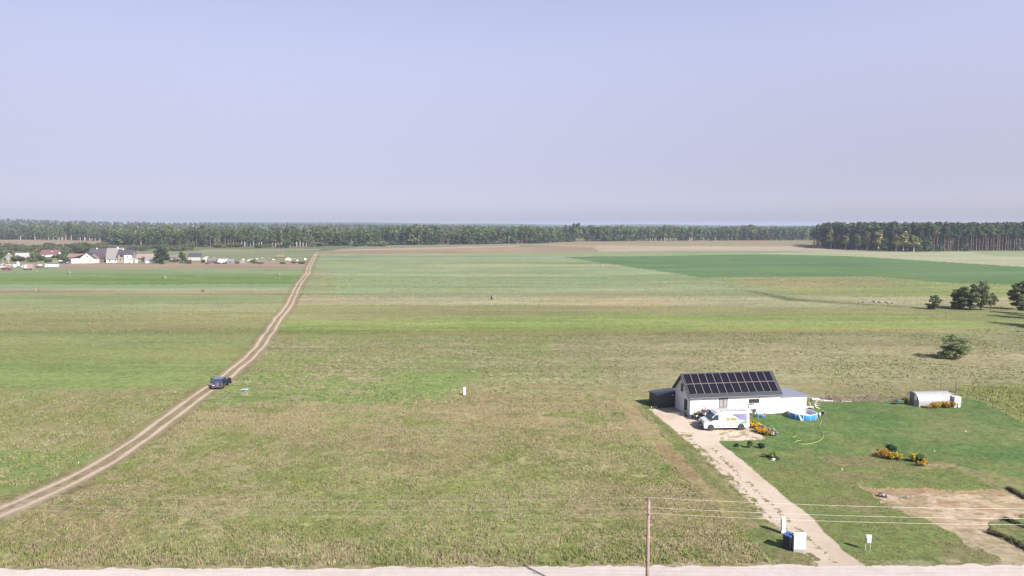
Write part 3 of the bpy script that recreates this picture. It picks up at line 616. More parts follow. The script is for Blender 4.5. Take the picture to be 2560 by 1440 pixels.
for u, v, h in ((2168, 626.5, 19), (2196, 627.5, 20), (2240, 629, 17), (2258, 629, 19), (2284, 630, 16), (2078, 621.5, 21), (2114, 624, 16)):
    plant('yellow', G(u, v), h, 'yellowing birch standing at the front of the right-hand pine wood', 'yellowing birches at the front of the right-hand pine wood', rt, 1.7)

for u, v, h in ((2062, 620, 13), (2098, 622.5, 15), (2140, 625, 17), (2182, 627, 14), (2212, 628.5, 13), (2226, 628.5, 12), (2300, 630, 12), (2318, 630, 15), (2345, 629.5, 8), (2352, 630, 6), (2420, 628.5, 5), (2478, 628.5, 6), (2540, 628, 5)):
    plant('broad', G(u, v), h, 'round-crowned leafy tree at the foot of the right-hand pine wood', 'leafy trees at the foot of the right-hand pine wood', rt, 1.35)
# the mass of the woods behind, as one object per wood
def forest(name, specs, label, seed, leaves=80, lsize=1.8):
    rng = np.random.default_rng(seed); VV = []; CC = []; TV = []; TC = []; tf = []
    base = {}
    for kind in ('pine', 'birch', 'broad', 'spruce'):
        base[kind] = [leaf_cloud(rng, blobs_for(kind, HT[kind], rng), leaves, lsize, GRN[kind]) for _ in range(8)]
    ZS = terr([q[0] for q in specs], [q[1] for q in specs])
    for (x0, y0, h, kind), zb in zip(specs, ZS):
        V_, C_ = base[kind][rng.integers(8)]; s = h / HT[kind]; a = rng.uniform(0, 6.28); ca, sa = math.cos(a), math.sin(a); wd_ = s * rng.uniform(1.0, 1.35)
        W = np.empty_like(V_); W[:, 0] = (V_[:, 0] * ca - V_[:, 1] * sa) * wd_ + x0; W[:, 1] = (V_[:, 0] * sa + V_[:, 1] * ca) * wd_ + y0
        W[:, 2] = V_[:, 2] * s + zb; VV.append(W); CC.append(C_ * rng.uniform(.75, 1.3) * (1 + rng.normal(0, .05, (1, 3))))
        r = .3; q = np.array([[x0 - r, y0, zb], [x0 + r, y0, zb], [x0 + r * .4, y0, zb + h * .8], [x0 - r * .4, y0, zb + h * .8],
                                                    [x0, y0 - r, zb], [x0, y0 + r, zb], [x0, y0 + r * .4, zb + h * .8], [x0, y0 - r * .4, zb + h * .8]])
        VV.append(q); CC.append(np.repeat(np.array([{'pine': (.11, .085, .07), 'birch': (.20, .19, .17), 'broad': (.06, .055, .045), 'spruce': (.1, .08, .07)}[kind]]), 8, 0))
    o = cloud_mesh(name, np.concatenate(VV), np.concatenate(CC)); return tag(o, label, 'forest', None, 'stuff')
rf = np.random.default_rng(9); specs = []
for _ in range(1500):                                 # just behind the front rows
    u = rf.uniform(-250, 2040); p = G(u, at_line(FRONT, u)); d = rf.uniform(3, 70)
    k = rf.uniform(); kd = 'birch' if k < .3 else 'pine' if k < .55 else 'broad' if k < .82 else 'spruce'
    q = p * ((p.y + d) / p.y); specs.append((q.x, q.y, (21 if u < 1400 else 23) * (.74 + .5 * float(fbm(np.array([u / 45.]), np.array([3.]), 8, 3)[0])) * rf.uniform(.8, 1.12), kd))
for _ in range(5200):                                 # the rising slopes
    u = rf.uniform(-400, 2600); p = G(u, min(at_line(FRONT, u), 612)); k = rf.uniform() ** 1.3; yy_ = p.y + 60 + k * (3000 - p.y)
    if 1500 < u and yy_ > 2600: continue
    if yy_ > 1800: pass
    hh_ = 20 * rf.uniform(.8, 1.12) + (2 if u > 1500 else 0); kk = rf.uniform()
    pn = float(fbm(np.array([u / 90.]), np.array([yy_ / 260.]), 4, 2)[0])
    specs.append(((u - 1280) / F_PX * yy_, yy_, hh_, 'pine' if kk < .25 + pn * .6 + (.35 if yy_ > 1700 else 0) else 'birch' if kk < .8 else 'broad' if kk < .93 else 'spruce'))
forest('forest', specs, 'wide mixed forest filling the horizon behind the fields, fading with distance', 31)
specs = []
for _ in range(1300):
    u = rf.uniform(2050, 2760); p = G(u, at_line(RIGHT, u)); d = rf.uniform(3, 170) if u > 2110 else rf.uniform(2, 60)
    q = p + Vector((d * .25, d, 0)); kk = rf.uniform(); kd = 'pine' if kk < .86 else 'spruce' if kk < .95 else 'birch'
    specs.append((q.x, q.y, 27 * rf.uniform(.80, 1.06) * (.88 if u < 2075 else 1), kd))
forest('pine_wood', specs, 'mass of dark pines behind the front row of the right-hand wood', 32, 95, 1.7)

# ---- nearer single trees and bushes
def small_pine(name, p, h, wd, seed, label, group=None, lean=0.0, low=.12, n=3600, ls=.30, kind='ypine', trunks=1, squat=None):
    rng = np.random.default_rng(seed); rr = random.Random(seed); B = []
    k = 15
    for i in range(k):
        t = (i + .5) / k; zc = h * (low + (.97 - low) * t); env = wd * (math.sin(math.pi * (.18 + .72 * t)) ** .8)
        for _ in range(2):
            a = rng.uniform(0, 6.28); rad = env * rng.uniform(.25, .7)
            B.append((lean * t + math.cos(a) * rad, math.sin(a) * rad, zc + rng.uniform(-.03, .03) * h, env * rng.uniform(.26, .44), env * rng.uniform(.26, .44), h * rng.uniform(.045, .08)))
    V_, C_ = leaf_cloud(rng, B, n, ls, GRN[kind])
    t = thing(name, label, 'tree', (p.x, p.y, 0), 0, group)
    mb = MB()
    for s in range(trunks):
        ox = (s - (trunks - 1) / 2) * wd * .35
        mb.tube([(ox, 0, -.2), (ox * 1.3 + lean * .3, .05, h * .35), (ox + lean * .9, 0, h * .88)], [.035 * h * .55 + .04, .02 * h * .6 + .03, .03], 7)
    for i in range(14):
        b = B[i * 2]; z0 = max(b[2] - h * .08, h * .1); mb.tube([(lean * z0 / h * .8, 0, z0), (b[0], b[1], b[2])], [.05, .02], 5)
    mb.build('trunk', M('young_pine_bark', (.12, .09, .075), .9, spec=.1), t); cloud_mesh('crown', V_, C_, t); return t
small_pine('pine_tree', G(2378, 897), 4.5, 3.7, 1, 'bushy lone pine standing in the stubble field, right of the house', None, .5, .10, 4800, .23, trunks=2)
small_pine('pine_tree', G(2335, 773), 4.3, 2.6, 2, 'small round pine standing apart at the left of the pine group', None, 0, .04, 3200, .27)
GP = 'pines in the group beyond the greenhouse'
small_pine('pine_tree', G(2394, 772), 6.0, 2.9, 3, 'leftmost pine of the group, with dark low branches', GP, -.3, .05, 3600, .3)
small_pine('pine_tree', G(2424, 775), 7.8, 3.7, 4, 'broad dark pine in the middle of the group', GP, 0, .10, 5200, .3)
small_pine('pine_tree', G(2410, 770), 6.6, 3.0, 5, 'pine squeezed between the leftmost and the broad one', GP, 0, .10, 3800, .3)
small_pine('pine_tree', G(2452, 775), 8.6, 3.0, 6, 'tallest pine of the group, thin below and bushy at its top', GP, .4, .16, 4600, .3)
small_pine('birch_tree', G(2476, 776), 5.2, 2.1, 7, 'thin pale-leaved young tree at the right end of the pine group', None, .2, .30, 1500, .24, 'birch')
small_pine('pine_tree', G(2551, 774), 8.8, 3.9, 8, 'large pale green pine cut by the right edge of the view', None, 0, .16, 6500, .34)
small_pine('pine_tree', G(2562, 785), 6.0, 2.6, 9, 'small dark pine in front of the large one at the right edge', None, 0, .14, 3600, .3)
for i, (u, v, h) in enumerate(((2660, 822, 12), (2720, 830, 13), (2620, 800, 10.5), (2780, 850, 13), (2700, 800, 12))):
    small_pine('pine_tree', G(u, v), h, h * .3, 20 + i, 'pine outside the right edge that throws a long shadow on the field', 'pines outside the right edge', 0, .1, 1500, .5)

bush_data = []
for i in range(4):
    rng = np.random.default_rng(50 + i); B = [(rng.uniform(-.7, .7), rng.uniform(-.7, .7), rng.uniform(.3, .8), .42, .42, .34) for _ in range(10)]
    V_, C_ = leaf_cloud(rng, B, 620, .2, GRN[('bush', 'broad', 'olive', 'birch')[i]]); o = cloud_mesh('foliage', V_, C_); bush_data.append(o.data); bpy.data.objects.remove(o)
stem_data = MB()
for a in range(5): stem_data.tube([(0, 0, -.1), (math.cos(a * 1.3) * .4, math.sin(a * 1.3) * .4, .7)], [.05, .02], 5)
_o = stem_data.build('stems', M('dark_bark', None)); stem_data = _o.data; bpy.data.objects.remove(_o)
def bush(p, wd, h, k, label, group=None, cat='bush', rz=0):
    t = thing('bush', label, cat, (p.x, p.y, float(terr(p.x, p.y))), rz, group); t.scale = (wd / 2.2, wd / 2.2, h / 1.1)
    for nm, d in (('foliage', bush_data[k]), ('stems', stem_data)):
        o = bpy.data.objects.new(nm, d); col.objects.link(o); o.parent = t
    return t
def round_tree(p, h, r, kind, seed, label, group=None, n=900, ls=.7):
    rng = np.random.default_rng(seed); B = []
    for _ in range(22):
        t = rng.uniform(.12, .92); e = r * math.sin(math.pi * (.12 + .8 * t)) ** .6; a = rng.uniform(0, 6.28); q = e * rng.uniform(.1, .75)
        B.append((math.cos(a) * q, math.sin(a) * q, h * t, r * .38, r * .38, h * .10))
    V_, C_ = leaf_cloud(rng, B, n, ls, GRN[kind]); t = thing('round_tree', label, 'tree', (p.x, p.y, 0), 0, group)
    MB().tube([(0, 0, -.3), (0, 0, h * .5), (.2, 0, h * .85)], [.3, .2, .06], 7).build('trunk', M('dark_bark', None), t); cloud_mesh('crown', V_, C_, t); return t
round_tree(G(405, 658), 10.3, 5.3, 'spruce', 1, 'large round dark green tree right of the grey barn', n=2200)
round_tree(G(457, 656), 8.2, 2.7, 'broad', 2, 'narrow mid-green tree between the low building and the dark-roofed barn', n=900)
round_tree(G(253, 642), 12, 6.5, 'olive', 3, 'big olive-brown tree rising behind the brick-gabled house', n=1500)
round_tree(G(215, 634), 10.5, 7.5, 'bush', 4, 'wide blue-green tree behind the white gabled house', n=1300)
round_tree(G(190, 634), 8, 6, 'broad', 5, 'low spreading tree left of the wide blue-green one', n=1100)
round_tree(G(95, 640), 7.5, 3.2, 'yellow', 6, 'yellowish tree between the grey-roofed cottage and the red-roofed house', n=500)
round_tree(G(718, 619.5), 11, 6.5, 'broad', 7, 'round dark tree in front of the forest near the end of the dirt track', n=900, ls=1.2)
round_tree(G(1518, 603.5), 14, 9, 'broad', 8, 'round dark tree in front of the distant birch line', n=800, ls=1.6)
rb = random.Random(3)
for i in range(30):
    u = rb.uniform(440, 980); v = at_line(FRONT, u) + rb.uniform(.6, 3.0); s_ = rb.uniform(5, 10)
    bush(G(u, v), s_ * 1.3, s_ * .62, rb.choice([0, 0, 2, 1]), 'grey-green willow bush along the foot of the forest', 'willow bushes along the foot of the forest', rz=rb.uniform(0, 6))
for i in range(30):
    u = rb.uniform(290, 480); v = rb.uniform(617, 628); s_ = rb.uniform(5, 9)
    bush(G(u, v), s_ * 1.4, s_ * .6, rb.choice([0, 1, 0, 3]), 'bush in the scrub between the big grey-roofed house and the forest', 'scrub bushes behind the big grey-roofed house', rz=rb.uniform(0, 6))
for i in range(62):
    u = rb.uniform(-20, 285); v = rb.uniform(615, 637); s_ = rb.uniform(5, 9)
    bush(G(u, v), s_ * 1.5, s_ * .62, rb.choice([0, 1, 0, 3, 2]), 'bush in the scrub behind the village gardens', 'scrub bushes behind the village gardens', rz=rb.uniform(0, 6))
for i in range(34):
    u = rb.choice([rb.uniform(-10, 40), rb.uniform(36, 80), rb.uniform(76, 122), rb.uniform(150, 184)]); v = rb.uniform(640, 656); s_ = rb.uniform(3, 5.5)
    bush(G(u, v), s_ * 1.5, s_ * .8, rb.choice([1, 1, 3, 0]), 'garden bush among the cottages at far left', 'garden bushes among the cottages at far left', rz=rb.uniform(0, 6))
bush(G(121, 641), 5, 4.5, 1, 'dark shrub left of the red-roofed house'); bush(G(142, 645), 9, 3.2, 1, 'dark hedge-like bush in front of the red-roofed house'); bush(G(152, 645), 6, 3, 1, 'dark bush at the right corner of the red-roofed house')
for i in range(18):
    u = rb.uniform(385, 765); v = rb.uniform(658, 660.5)
    bush(G(u, v), rb.uniform(2.5, 5), rb.uniform(.7, 1.6), rb.choice([0, 0, 2, 1]), 'low weedy bush along the back edge of the brown soil strip', 'low weedy bushes along the brown soil strip', rz=rb.uniform(0, 6))
bush(G(508, 657), 3, 2.4, 0, 'small grey bush left of the maroon shed'); bush(G(632, 657), 4, 2.4, 0, 'lone round bush among the yard clutter near the dirt track')
bush(G(360, 655), 2.2, 4, 2, 'small rusty tree in front of the pink-roofed barn'); bush(G(470, 656), 5, 2, 0, 'low bush right of the narrow green tree'); bush(G(435, 655), 7, 2, 0, 'low bushes right of the large round tree')

# ------------------------------------------------------------------ building kit
WHITE = M('white_render', (.74, .74, .74), .7, var=.03); SLATE = corrugated('slate_metal_roof', (.085, .10, .125), 9.0, .45, .4)
DARKM = M('dark_cladding', (.035, .037, .045), .5, var=.08); FRAME = M('dark_frame', (.05, .05, .06), .4); GLASS = M('window_glass', (.035, .035, .04), .12, var=.15, spec=.6)
GREYP = M('grey_metal', (.38, .39, .40), .45, .4); BLACK = M('black_plastic', (.018, .018, .02), .5); WPLAS = M('white_plastic', (.60, .60, .60), .4, var=.04)
def window(mbx, w_, h_, parent, frame_mat=None, glass=None, cross=True, sill=True, loc=(0, 0, 0), rz=0, name='window'):
    """a window facing local -y: frame, pane, sill; centred on loc"""
    f = MB(); b = .06
    for x0, x1, z0, z1 in ((-w_ / 2, w_ / 2, h_ / 2 - b, h_ / 2), (-w_ / 2, w_ / 2, -h_ / 2, -h_ / 2 + b), (-w_ / 2, -w_ / 2 + b, -h_ / 2 + b, h_ / 2 - b), (w_ / 2 - b, w_ / 2, -h_ / 2 + b, h_ / 2 - b)):
        f.box(x0, x1, -.03, .05, z0, z1)
    if cross: f.box(-b / 2, b / 2, -.025, .04, -h_ / 2 + b, h_ / 2 - b)
    o = f.build(name, frame_mat or FRAME, parent); o.location = loc; o.rotation_euler = (0, 0, rz)
    g = MB().box(-w_ / 2 + .02, w_ / 2 - .02, 0.0, .02, -h_ / 2 + .02, h_ / 2 - .02).build('pane', glass or GLASS, o)
    if sill: MB().box(-w_ / 2 - .08, w_ / 2 + .08, -.12, .0, -h_ / 2 - .07, -h_ / 2 - .003).build('sill', WPLAS, o)
    return o
def gable_house(name, label, cat, p, rz, w_, d_, eave, ridge, wall, roof, axis='y', over=.35, ln=None, group=None, wins=(), door=None, chim=None, th=.14):
    """base centre at p; ridge along local axis; wins: (side, offset, z, w, h)"""
    t = thing(name, label, cat, (p.x, p.y, 0), rz, group); a, b = (w_ / 2, d_ / 2)
    if axis == 'y':
        poly_ = [(-a, -.2), (a, -.2), (a, eave), (0, ridge), (-a, eave)]; MB().prism(poly_, -b, b).build('wall', wall, t)
        half, ln_ = a, b
    else:
        mb = MB(); mb.m = Matrix.Rotation(math.pi / 2, 4, 'Z'); mb.prism([(-b, -.2), (b, -.2), (b, eave), (0, ridge), (-b, eave)], -a, a); mb.build('wall', wall, t); half, ln_ = b, a
    sl = (ridge - eave) / half; r = MB()
    if axis == 'x': r.m = Matrix.Rotation(math.pi / 2, 4, 'Z')
    for s in (-1, 1):
        x1 = s * (half + over); z1 = eave - sl * over
        r.add([(0, -ln_ - over, ridge + .02), (x1, -ln_ - over, z1 + .02), (x1, ln_ + over, z1 + .02), (0, ln_ + over, ridge + .02),
               (0, -ln_ - over, ridge + .02 + th * 1.3), (x1, -ln_ - over, z1 + .02 + th), (x1, ln_ + over, z1 + .02 + th), (0, ln_ + over, ridge + .02 + th * 1.3)],
              [(0, 1, 2, 3), (4, 7, 6, 5), (0, 4, 5, 1), (1, 5, 6, 2), (2, 6, 7, 3), (3, 7, 4, 0)])
    ro = r.build('roof', roof, t)
    for side, off, z, ww, hh in wins:
        if side == 'front': window(None, ww, hh, t, loc=(off, -b - .03, z))
        if side == 'right': window(None, ww, hh, t, loc=(a + .03, off, z), rz=math.pi / 2)
    if door: MB().box(door[0] - door[1] / 2, door[0] + door[1] / 2, -b - .06, -b - .005, 0, door[2]).build('door', door[3] if len(door) > 3 else FRAME, t)
    if chim:
        cx, cy, ch = chim; MB().box(cx - .35, cx + .35, cy - .35, cy + .35, ridge - 1.0, ridge + ch).build('chimney', M('pale_chimney', (.6, .57, .52), .8), ro)
    return t
R = math.radians
BRICK = M('grey_brick', (.17, .14, .125), .85, var=.15); PLAST = M('grey_plaster', (.21, .19, .18), .85, var=.12); ASBEST = M('grey_slate_roof', (.165, .155, .155), .85, var=.08, scale=1.2)
PURP = M('dark_purple_roof', (.055, .045, .065), .6); MAROON = M('maroon_roof', (.085, .05, .06), .7); REDR = M('red_roof', (.14, .06, .075), .6, var=.08); PINKR = M('pinkish_tile_roof', (.24, .165, .15), .8, var=.12)
CREAM = M('cream_wall', (.78, .74, .58), .75, var=.05); LTROOF = M('pale_sheet_roof', (.26, .25, .26), .6, var=.08)
# white gabled house with lean-to
h = gable_house('gabled_house', 'white gabled house with a maroon-roofed lean-to on its left side', 'house', G(217, 657.5) + Vector((0, 4, 0)), R(9), 8.6, 10, 3.1, 6.7, WHITE, M('dark_grey_roof', (.07, .07, .08), .6),
                wins=(('front', .3, 4.6, 1.0, 1.0), ('front', 1.9, 1.4, .8, 1.3)))
MB().prism([(-9.8, -.2), (-4.6, -.2), (-4.6, 3.05), (-9.8, 2.9)], -5.0, 4.0).build('lean_to_wall', WHITE, h)
MB().add([(-10.2, -5.3, 2.95), (-3.1, -5.3, 5.35), (-3.1, 4.3, 5.35), (-10.2, 4.3, 2.95), (-10.2, -5.3, 3.1), (-3.1, -5.3, 5.5), (-3.1, 4.3, 5.5), (-10.2, 4.3, 3.1)], [(0, 1, 2, 3), (4, 7, 6, 5), (0, 4, 5, 1), (1, 5, 6, 2), (2, 6, 7, 3), (3, 7, 4, 0)]).build('lean_to_roof', MAROON, h)
MB().box(.9, 1.3, -4.2, 1.5, 6.15, 6.45).build('roof_window', FRAME, h)
gable_house('brick_barn', 'low barn with a faded red roof behind the white gabled house', 'barn', G(197, 652), R(10), 12, 6, 3.0, 4.9, BRICK, M('faded_red_roof', (.17, .10, .10), .8), 'x', door=(2, 2, 2.4))
gable_house('brick_house', 'brown brick-gabled house with a pinkish verge between the two white houses', 'house', G(247, 655.5), R(12), 6.6, 14, 3.2, 6.6, BRICK, MAROON, wins=(('front', -.6, 1.5, 1.0, 1.2),), door=(1.9, 1.1, 2.1, WPLAS))
gable_house('outhouse', 'long house with a dark purple roof behind the brick-gabled house', 'house', G(252, 649), R(14), 13, 7, 4.2, 8.0, WHITE, PURP, 'x', wins=(('front', 2, 2.4, 1, 1.2),), chim=(-2, 0, .7))
# big grey-roofed house
h = gable_house('grey_roofed_house', 'large house with a steep grey slate roof and white walls, biggest in the village', 'house', G(281, 656.5) + Vector((0, 4.6, 0)), R(14), 9.5, 9, 2.7, 9.6, WHITE, ASBEST, 'x', over=.45,
                wins=(('front', -2.6, 1.5, 1.0, 1.3), ('front', .9, 1.5, .9, 1.2), ('right', -.4, 6.5, 1.4, 1.2), ('right', -1.0, 3.6, 1.2, 1.3)), chim=(1.5, 0, .9))
h = gable_house('side_wing_house', 'grey-plastered wing with dark roof and cream two-storey bay, right of the slate roof', 'house', G(309, 656.5) + Vector((0, 4.6, 0)), R(14), 9.0, 9, 5.6, 8.6, PLAST, PURP, 'x', over=.4,
                wins=(('front', -2.4, 4.4, 1.3, 1.5), ('front', -2.9, 1.9, 1.0, 1.2)), chim=(-2, 0, .6))
MB().box(-.2, 4.3, -6.4, -4.55, 0, 5.3).build('cream_bay', CREAM, h); window(None, .8, 1.3, h, loc=(2.2, -6.43, 3.9)); MB().box(-4.4, -.25, -5.4, -4.55, 0, 1.7).build('porch_wall', PLAST, h)
MB().prism([(-.6, 5.3), (4.9, 5.3), (4.9, 5.5), (-.6, 6.2)], -6.7, -4.4).build('bay_roof', PURP, h)
gable_house('garden_shed', 'small white shed with an open arch at the right end of the big house', 'shed', G(335, 657), R(12), 4, 3, 2.2, 2.9, WHITE, GREYP, 'x', door=(.5, 1.4, 1.8, BRICK))
gable_house('pink_roofed_barn', 'long barn with a pinkish tiled roof between the big house and the round tree', 'barn', G(362, 652.5) + Vector((0, 4, 0)), R(8), 13.5, 8, 2.3, 4.6, PLAST, PINKR, 'x', wins=(('front', -4, 1.4, 1.2, .8),), door=(-2, 2, 1.9))
gable_house('grey_shed', 'grey shed with a tall slanting sheet roof left of the large round tree', 'shed', G(377, 657), R(12), 6, 4, 2.0, 3.8, GREYP, M('grey_sheet_roof', (.16, .155, .17), .6), 'x', door=(-1.8, 1.6, 1.7, WPLAS))
gable_house('low_building', 'long low building with a dark roof between the large round tree and the narrow tree', 'barn', G(436, 651), R(6), 8.5, 5, 2.2, 3.9, PLAST, M('brown_sheet_roof', (.13, .11, .11), .7), 'x', door=(1, 1.5, 1.8))
h = gable_house('dark_roofed_barn', 'open-fronted barn with a dark roof right of the narrow green tree', 'barn', G(483, 651) + Vector((0, 3, 0)), R(18), 8.0, 7, 2.7, 5.0, GREYP, PURP, 'x', wins=(('right', 0, 2.2, 1.5, 1.2),))
MB().box(-3.4, 1.5, -3.58, -3.52, 2.65, 3.4).build('loft_opening', FRAME, h)
gable_house('cottage', 'cottage with a pale grey sheet roof and a cream gable at far left', 'house', G(57, 650), R(24), 7.6, 6, 2.0, 5.0, CREAM, LTROOF, 'x', over=.4, wins=(('front', -1, 1.1, .8, .8),))
gable_house('cottage', 'small cottage with a pale patched roof, leftmost in the village', 'house', G(24, 651), R(48), 5, 6, 2.2, 4.6, PLAST, LTROOF, 'y', wins=(('front', 0, 2.6, .7, .7),), chim=(0, 1, .6))
gable_house('red_roofed_house', 'house with a broad dark red roof half hidden by bushes', 'house', G(128, 641), R(14), 12, 8, 2.2, 5.0, WHITE, REDR, 'x', over=.6, wins=(('front', -3, 1.3, 1, 1),), chim=(1.5, -1.8, -.6))
# village yard clutter
def hull(name, label, cat, p, mat, pts, wdt, rz=0, group=None, extra=()):
    t = thing(name, label, cat, (p.x, p.y, 0), rz, group); MB().prism(pts, -wdt / 2, wdt / 2).build('body', mat, t)
    for nm, mt, b in extra: b.build(nm, mt, t)
    return t
def village_car(label, p, rz, rgbmat, L=4.3, van=False):
    t = thing('parked_car', label, 'car', (p.x, p.y, 0), rz)
    prof = [(-L / 2, .35), (L / 2, .35), (L / 2, .8), (L * .25, .95), (L * .1, 1.45), (-L * .3, 1.45), (-L * .46, .95), (-L / 2, .85)] if not van else [(-L / 2, .35), (L / 2, .35), (L / 2, 1.0), (L * .38, 1.2), (L * .28, 2.1), (-L / 2, 2.1)]
    MB().prism(prof, -.85, .85).build('body', rgbmat, t)
    if not van: MB().prism([(L * .22, .98), (L * .09, 1.40), (-L * .29, 1.40), (-L * .43, .98)], -.87, .87).build('windows', GLASS, t)
    else: MB().prism([(L * .36, 1.25), (L * .28, 1.95), (L * .1, 1.95), (L * .1, 1.25)], -.87, .87).build('windows', GLASS, t)
    for sx_ in (-1, 1):
        for sy_ in (-.8, .8):
            MB().lathe([(.0, -.09), (.31, -.09), (.31, .09), (.0, .09)], 12, (sx_ * L * .31, sy_, .31), 'y').build('wheel', BLACK, t)
    return t
village_car('dark red car parked at the far left edge of the fields', G(17, 675), R(8), M('dark_red_paint', (.20, .02, .05), .35, coat=.4), 4.8)
village_car('pale silver car beside the dark red one, cut by the left edge', G(2, 670), R(20), M('silver_paint', (.45, .45, .5), .35, coat=.4), 4.6)
village_car('dark blue car in front of the wing of the white gabled house', G(244, 656.5), R(5), M('blue_paint', (.04, .06, .2), .35, coat=.4), 4.4)
t = thing('truck_cabin', 'dusty pink cabin box standing in the weeds at far left', 'cabin', (*G(72, 674).xy, 0), R(10)); MB().bbox(-2.6, 2.6, -1.3, 1.3, .6, 3.2, .15).build('box', M('dusty_pink', (.26, .19, .19), .8, var=.2), t)
MB().box(-1.6, -.4, -1.34, -1.28, .9, 2.6).build('door', WPLAS, t)
for k in (-1.6, 1.6): MB().lathe([(0, -1.4), (.45, -1.4), (.45, 1.4), (0, 1.4)], 12, (k, 0, .45), 'y').build('wheel', BLACK, t)
t = thing('tank_trailer', 'pale pink tank trailer left of the garden tunnel', 'trailer', (*G(99, 669).xy, 0), R(8)); mb = MB(); mb.m = Matrix.Rotation(math.pi / 2, 4, 'Y'); mb.lathe([(0, -1.7), (.8, -1.5), (.95, 0), (.8, 1.5), (0, 1.7)], 14, (-1.3, 0, 0)); mb.build('tank', M('pale_pink', (.33, .25, .24), .6), t, smooth=True)
MB().box(-1.5, 1.5, -.6, .6, .25, .55).build('chassis', BLACK, t)
t = thing('garden_tunnel', 'striped plastic garden tunnel of blue-white hoops at the left', 'tunnel', (*G(131, 667.5).xy, 0), R(6))
for k in range(9):
    q = -3.6 + k * .9; MB().tube([(q, -1.0, 0), (q, -.9, 1.0), (q, -.4, 1.6), (q, .4, 1.6), (q, .9, 1.0), (q, 1.0, 0)], .14, 6).build('hoop', WPLAS, t)
mb = MB(); pr = [(-.95, 0), (-.85, 1.0), (-.38, 1.55), (.38, 1.55), (.85, 1.0), (.95, 0)]; mb.m = Matrix.Rotation(math.pi / 2, 4, 'Z'); mb.prism(pr, -3.7, 3.7); mb.build('cover', M('bluish_film', (.22, .27, .38), .4, var=.15), t)
for i, (u, v, r_, lb) in enumerate(((37, 669, .95, 'white round tank leftmost of the pair beside the pink cabin'), (46, 665.5, .9, 'white round tank right of the other, under the green barrel'), (45, 661, .8, 'pale green barrel above the white tanks'))):
    t = tag(MB().lathe([(0, 0), (r_, .05), (r_, 1.5), (r_ * .8, 1.8), (0, 1.9)], 14).build('water_tank', WPLAS if i < 2 else M('pale_green_plastic', (.35, .45, .38), .5), None, True), lb, 'tank'); t.location = (*G(u, v).xy, 0)
t = thing('boat_trailer', 'long dark blue trailer standing left of the white gabled house', 'trailer', (*G(160, 658.5).xy, 0), R(4)); MB().box(-3.1, 3.1, -1, 1, .5, 1.5).build('bed', M('navy_metal', (.035, .04, .08), .5), t)
for k in (-1.5, 1.5): MB().lathe([(0, -1.05), (.42, -1.05), (.42, 1.05), (0, 1.05)], 12, (k, 0, .42), 'y').build('wheel', BLACK, t)
MB().box(-2.9, -1.2, -.8, .8, 1.5, 2.1).build('load', WPLAS, t)
rr = random.Random(8)
def pile(name, label, p, n, rad, size, mat, cat='pile', sq=.6, rz=0):
    mb = MB()
    for _ in range(n):
        a = rr.uniform(0, 6.28); q = rr.uniform(0, 1) ** .6 * rad
        if rr.random() < .5: mb.rock((math.cos(a) * q, math.sin(a) * q * .6, size * .3 * (1.3 - q / rad)), size * rr.uniform(.5, 1), rr, sq)
        else:
            s_ = size * rr.uniform(.6, 1.4); mb.m = Matrix.Translation((math.cos(a) * q, math.sin(a) * q * .6, 0)) @ Matrix.Rotation(rr.uniform(0, 3), 4, 'Z'); mb.box(-s_, s_, -s_ * .4, s_ * .4, 0, s_ * .5 * rr.uniform(.5, 1.2), s_ * .1, 0); mb.m = Matrix.Identity(4)
    o = mb.build(name, mat); o.location = (p.x, p.y, float(terr(p.x, p.y))); o.rotation_euler = (0, 0, rz); return tag(o, label, cat)
WOOD = M('weathered_wood', (.24, .19, .145), .85, var=.25); ROCKM = M('field_stone', (.22, .195, .17), .9, var=.25, scale=2)
pile('timber_pile', 'pile of pale timber behind the blue trailer at the left', G(135, 655.5), 9, 3.4, .8, WOOD)
pile('rubble_heap', 'heap of pale rubble and boards at the left edge of the village', G(14, 663), 16, 5, 1.2, M('pale_rubble', (.26, .24, .24), .9, var=.3))
pile('scrap_heap', 'pinkish scrap heap between the cars and the pink cabin', G(28, 668), 12, 3.5, .9, M('pinkish_scrap', (.24, .19, .19), .85, var=.3))
pile('scrap_heap', 'dark scrap heap behind the pink cabin', G(73, 664), 9, 2.6, .9, M('dark_scrap', (.18, .14, .14), .85, var=.3))
pile('scrap_heap', 'low yellowish weed-grown heap right of the pink cabin', G(92, 678), 12, 4.5, .35, M('weedy_scrap', (.18, .18, .09), .9, var=.3))
gable_house('flat_shed', 'maroon-walled shed in the yard right of the dark-roofed barn', 'shed', G(530, 657.5), R(6), 6.2, 3, 1.7, 2.6, M('maroon_wall', (.12, .075, .085), .8), M('grey_purple_sheet', (.15, .13, .17), .6), 'x', over=.2, door=(1.5, .9, 1.5))
t = thing('tarp_stack', 'big slanting white tarpaulin over a stack, brightest thing in the yard', 'tarpaulin', (*G(556, 657).xy, 0), R(6))
MB().prism([(-2.9, .1), (1.6, .1), (3.7, 2.6), (-2.0, 2.6)], -1.4, 1.4).build('cover', WHITE, t); MB().box(-.6, 2.4, .2, 1.6, 2.0, 3.1).build('crate_top', FRAME, t)
gable_house('flat_shed', 'low shed with a bluish roof right of the white tarpaulin', 'shed', G(577, 658), R(6), 4.6, 2.6, 1.4, 2.4, PLAST, M('bluish_sheet', (.17, .17, .22), .6), 'x', over=.2, door=(0, .8, 1.3))
t = thing('sheet_stack', 'row of leaning pale metal sheets at the right of the yard sheds', 'sheets', (*G(600, 657.5).xy, 0), R(4))
for k in range(8): MB().box(-3 + k * .8, -2.5 + k * .8, -.4 + (k % 3) * .2, -.3 + (k % 3) * .2, 0, 1.1 + .14 * k).build('sheet', M('pale_galvanised', (.34, .36, .38), .45, .3), t)
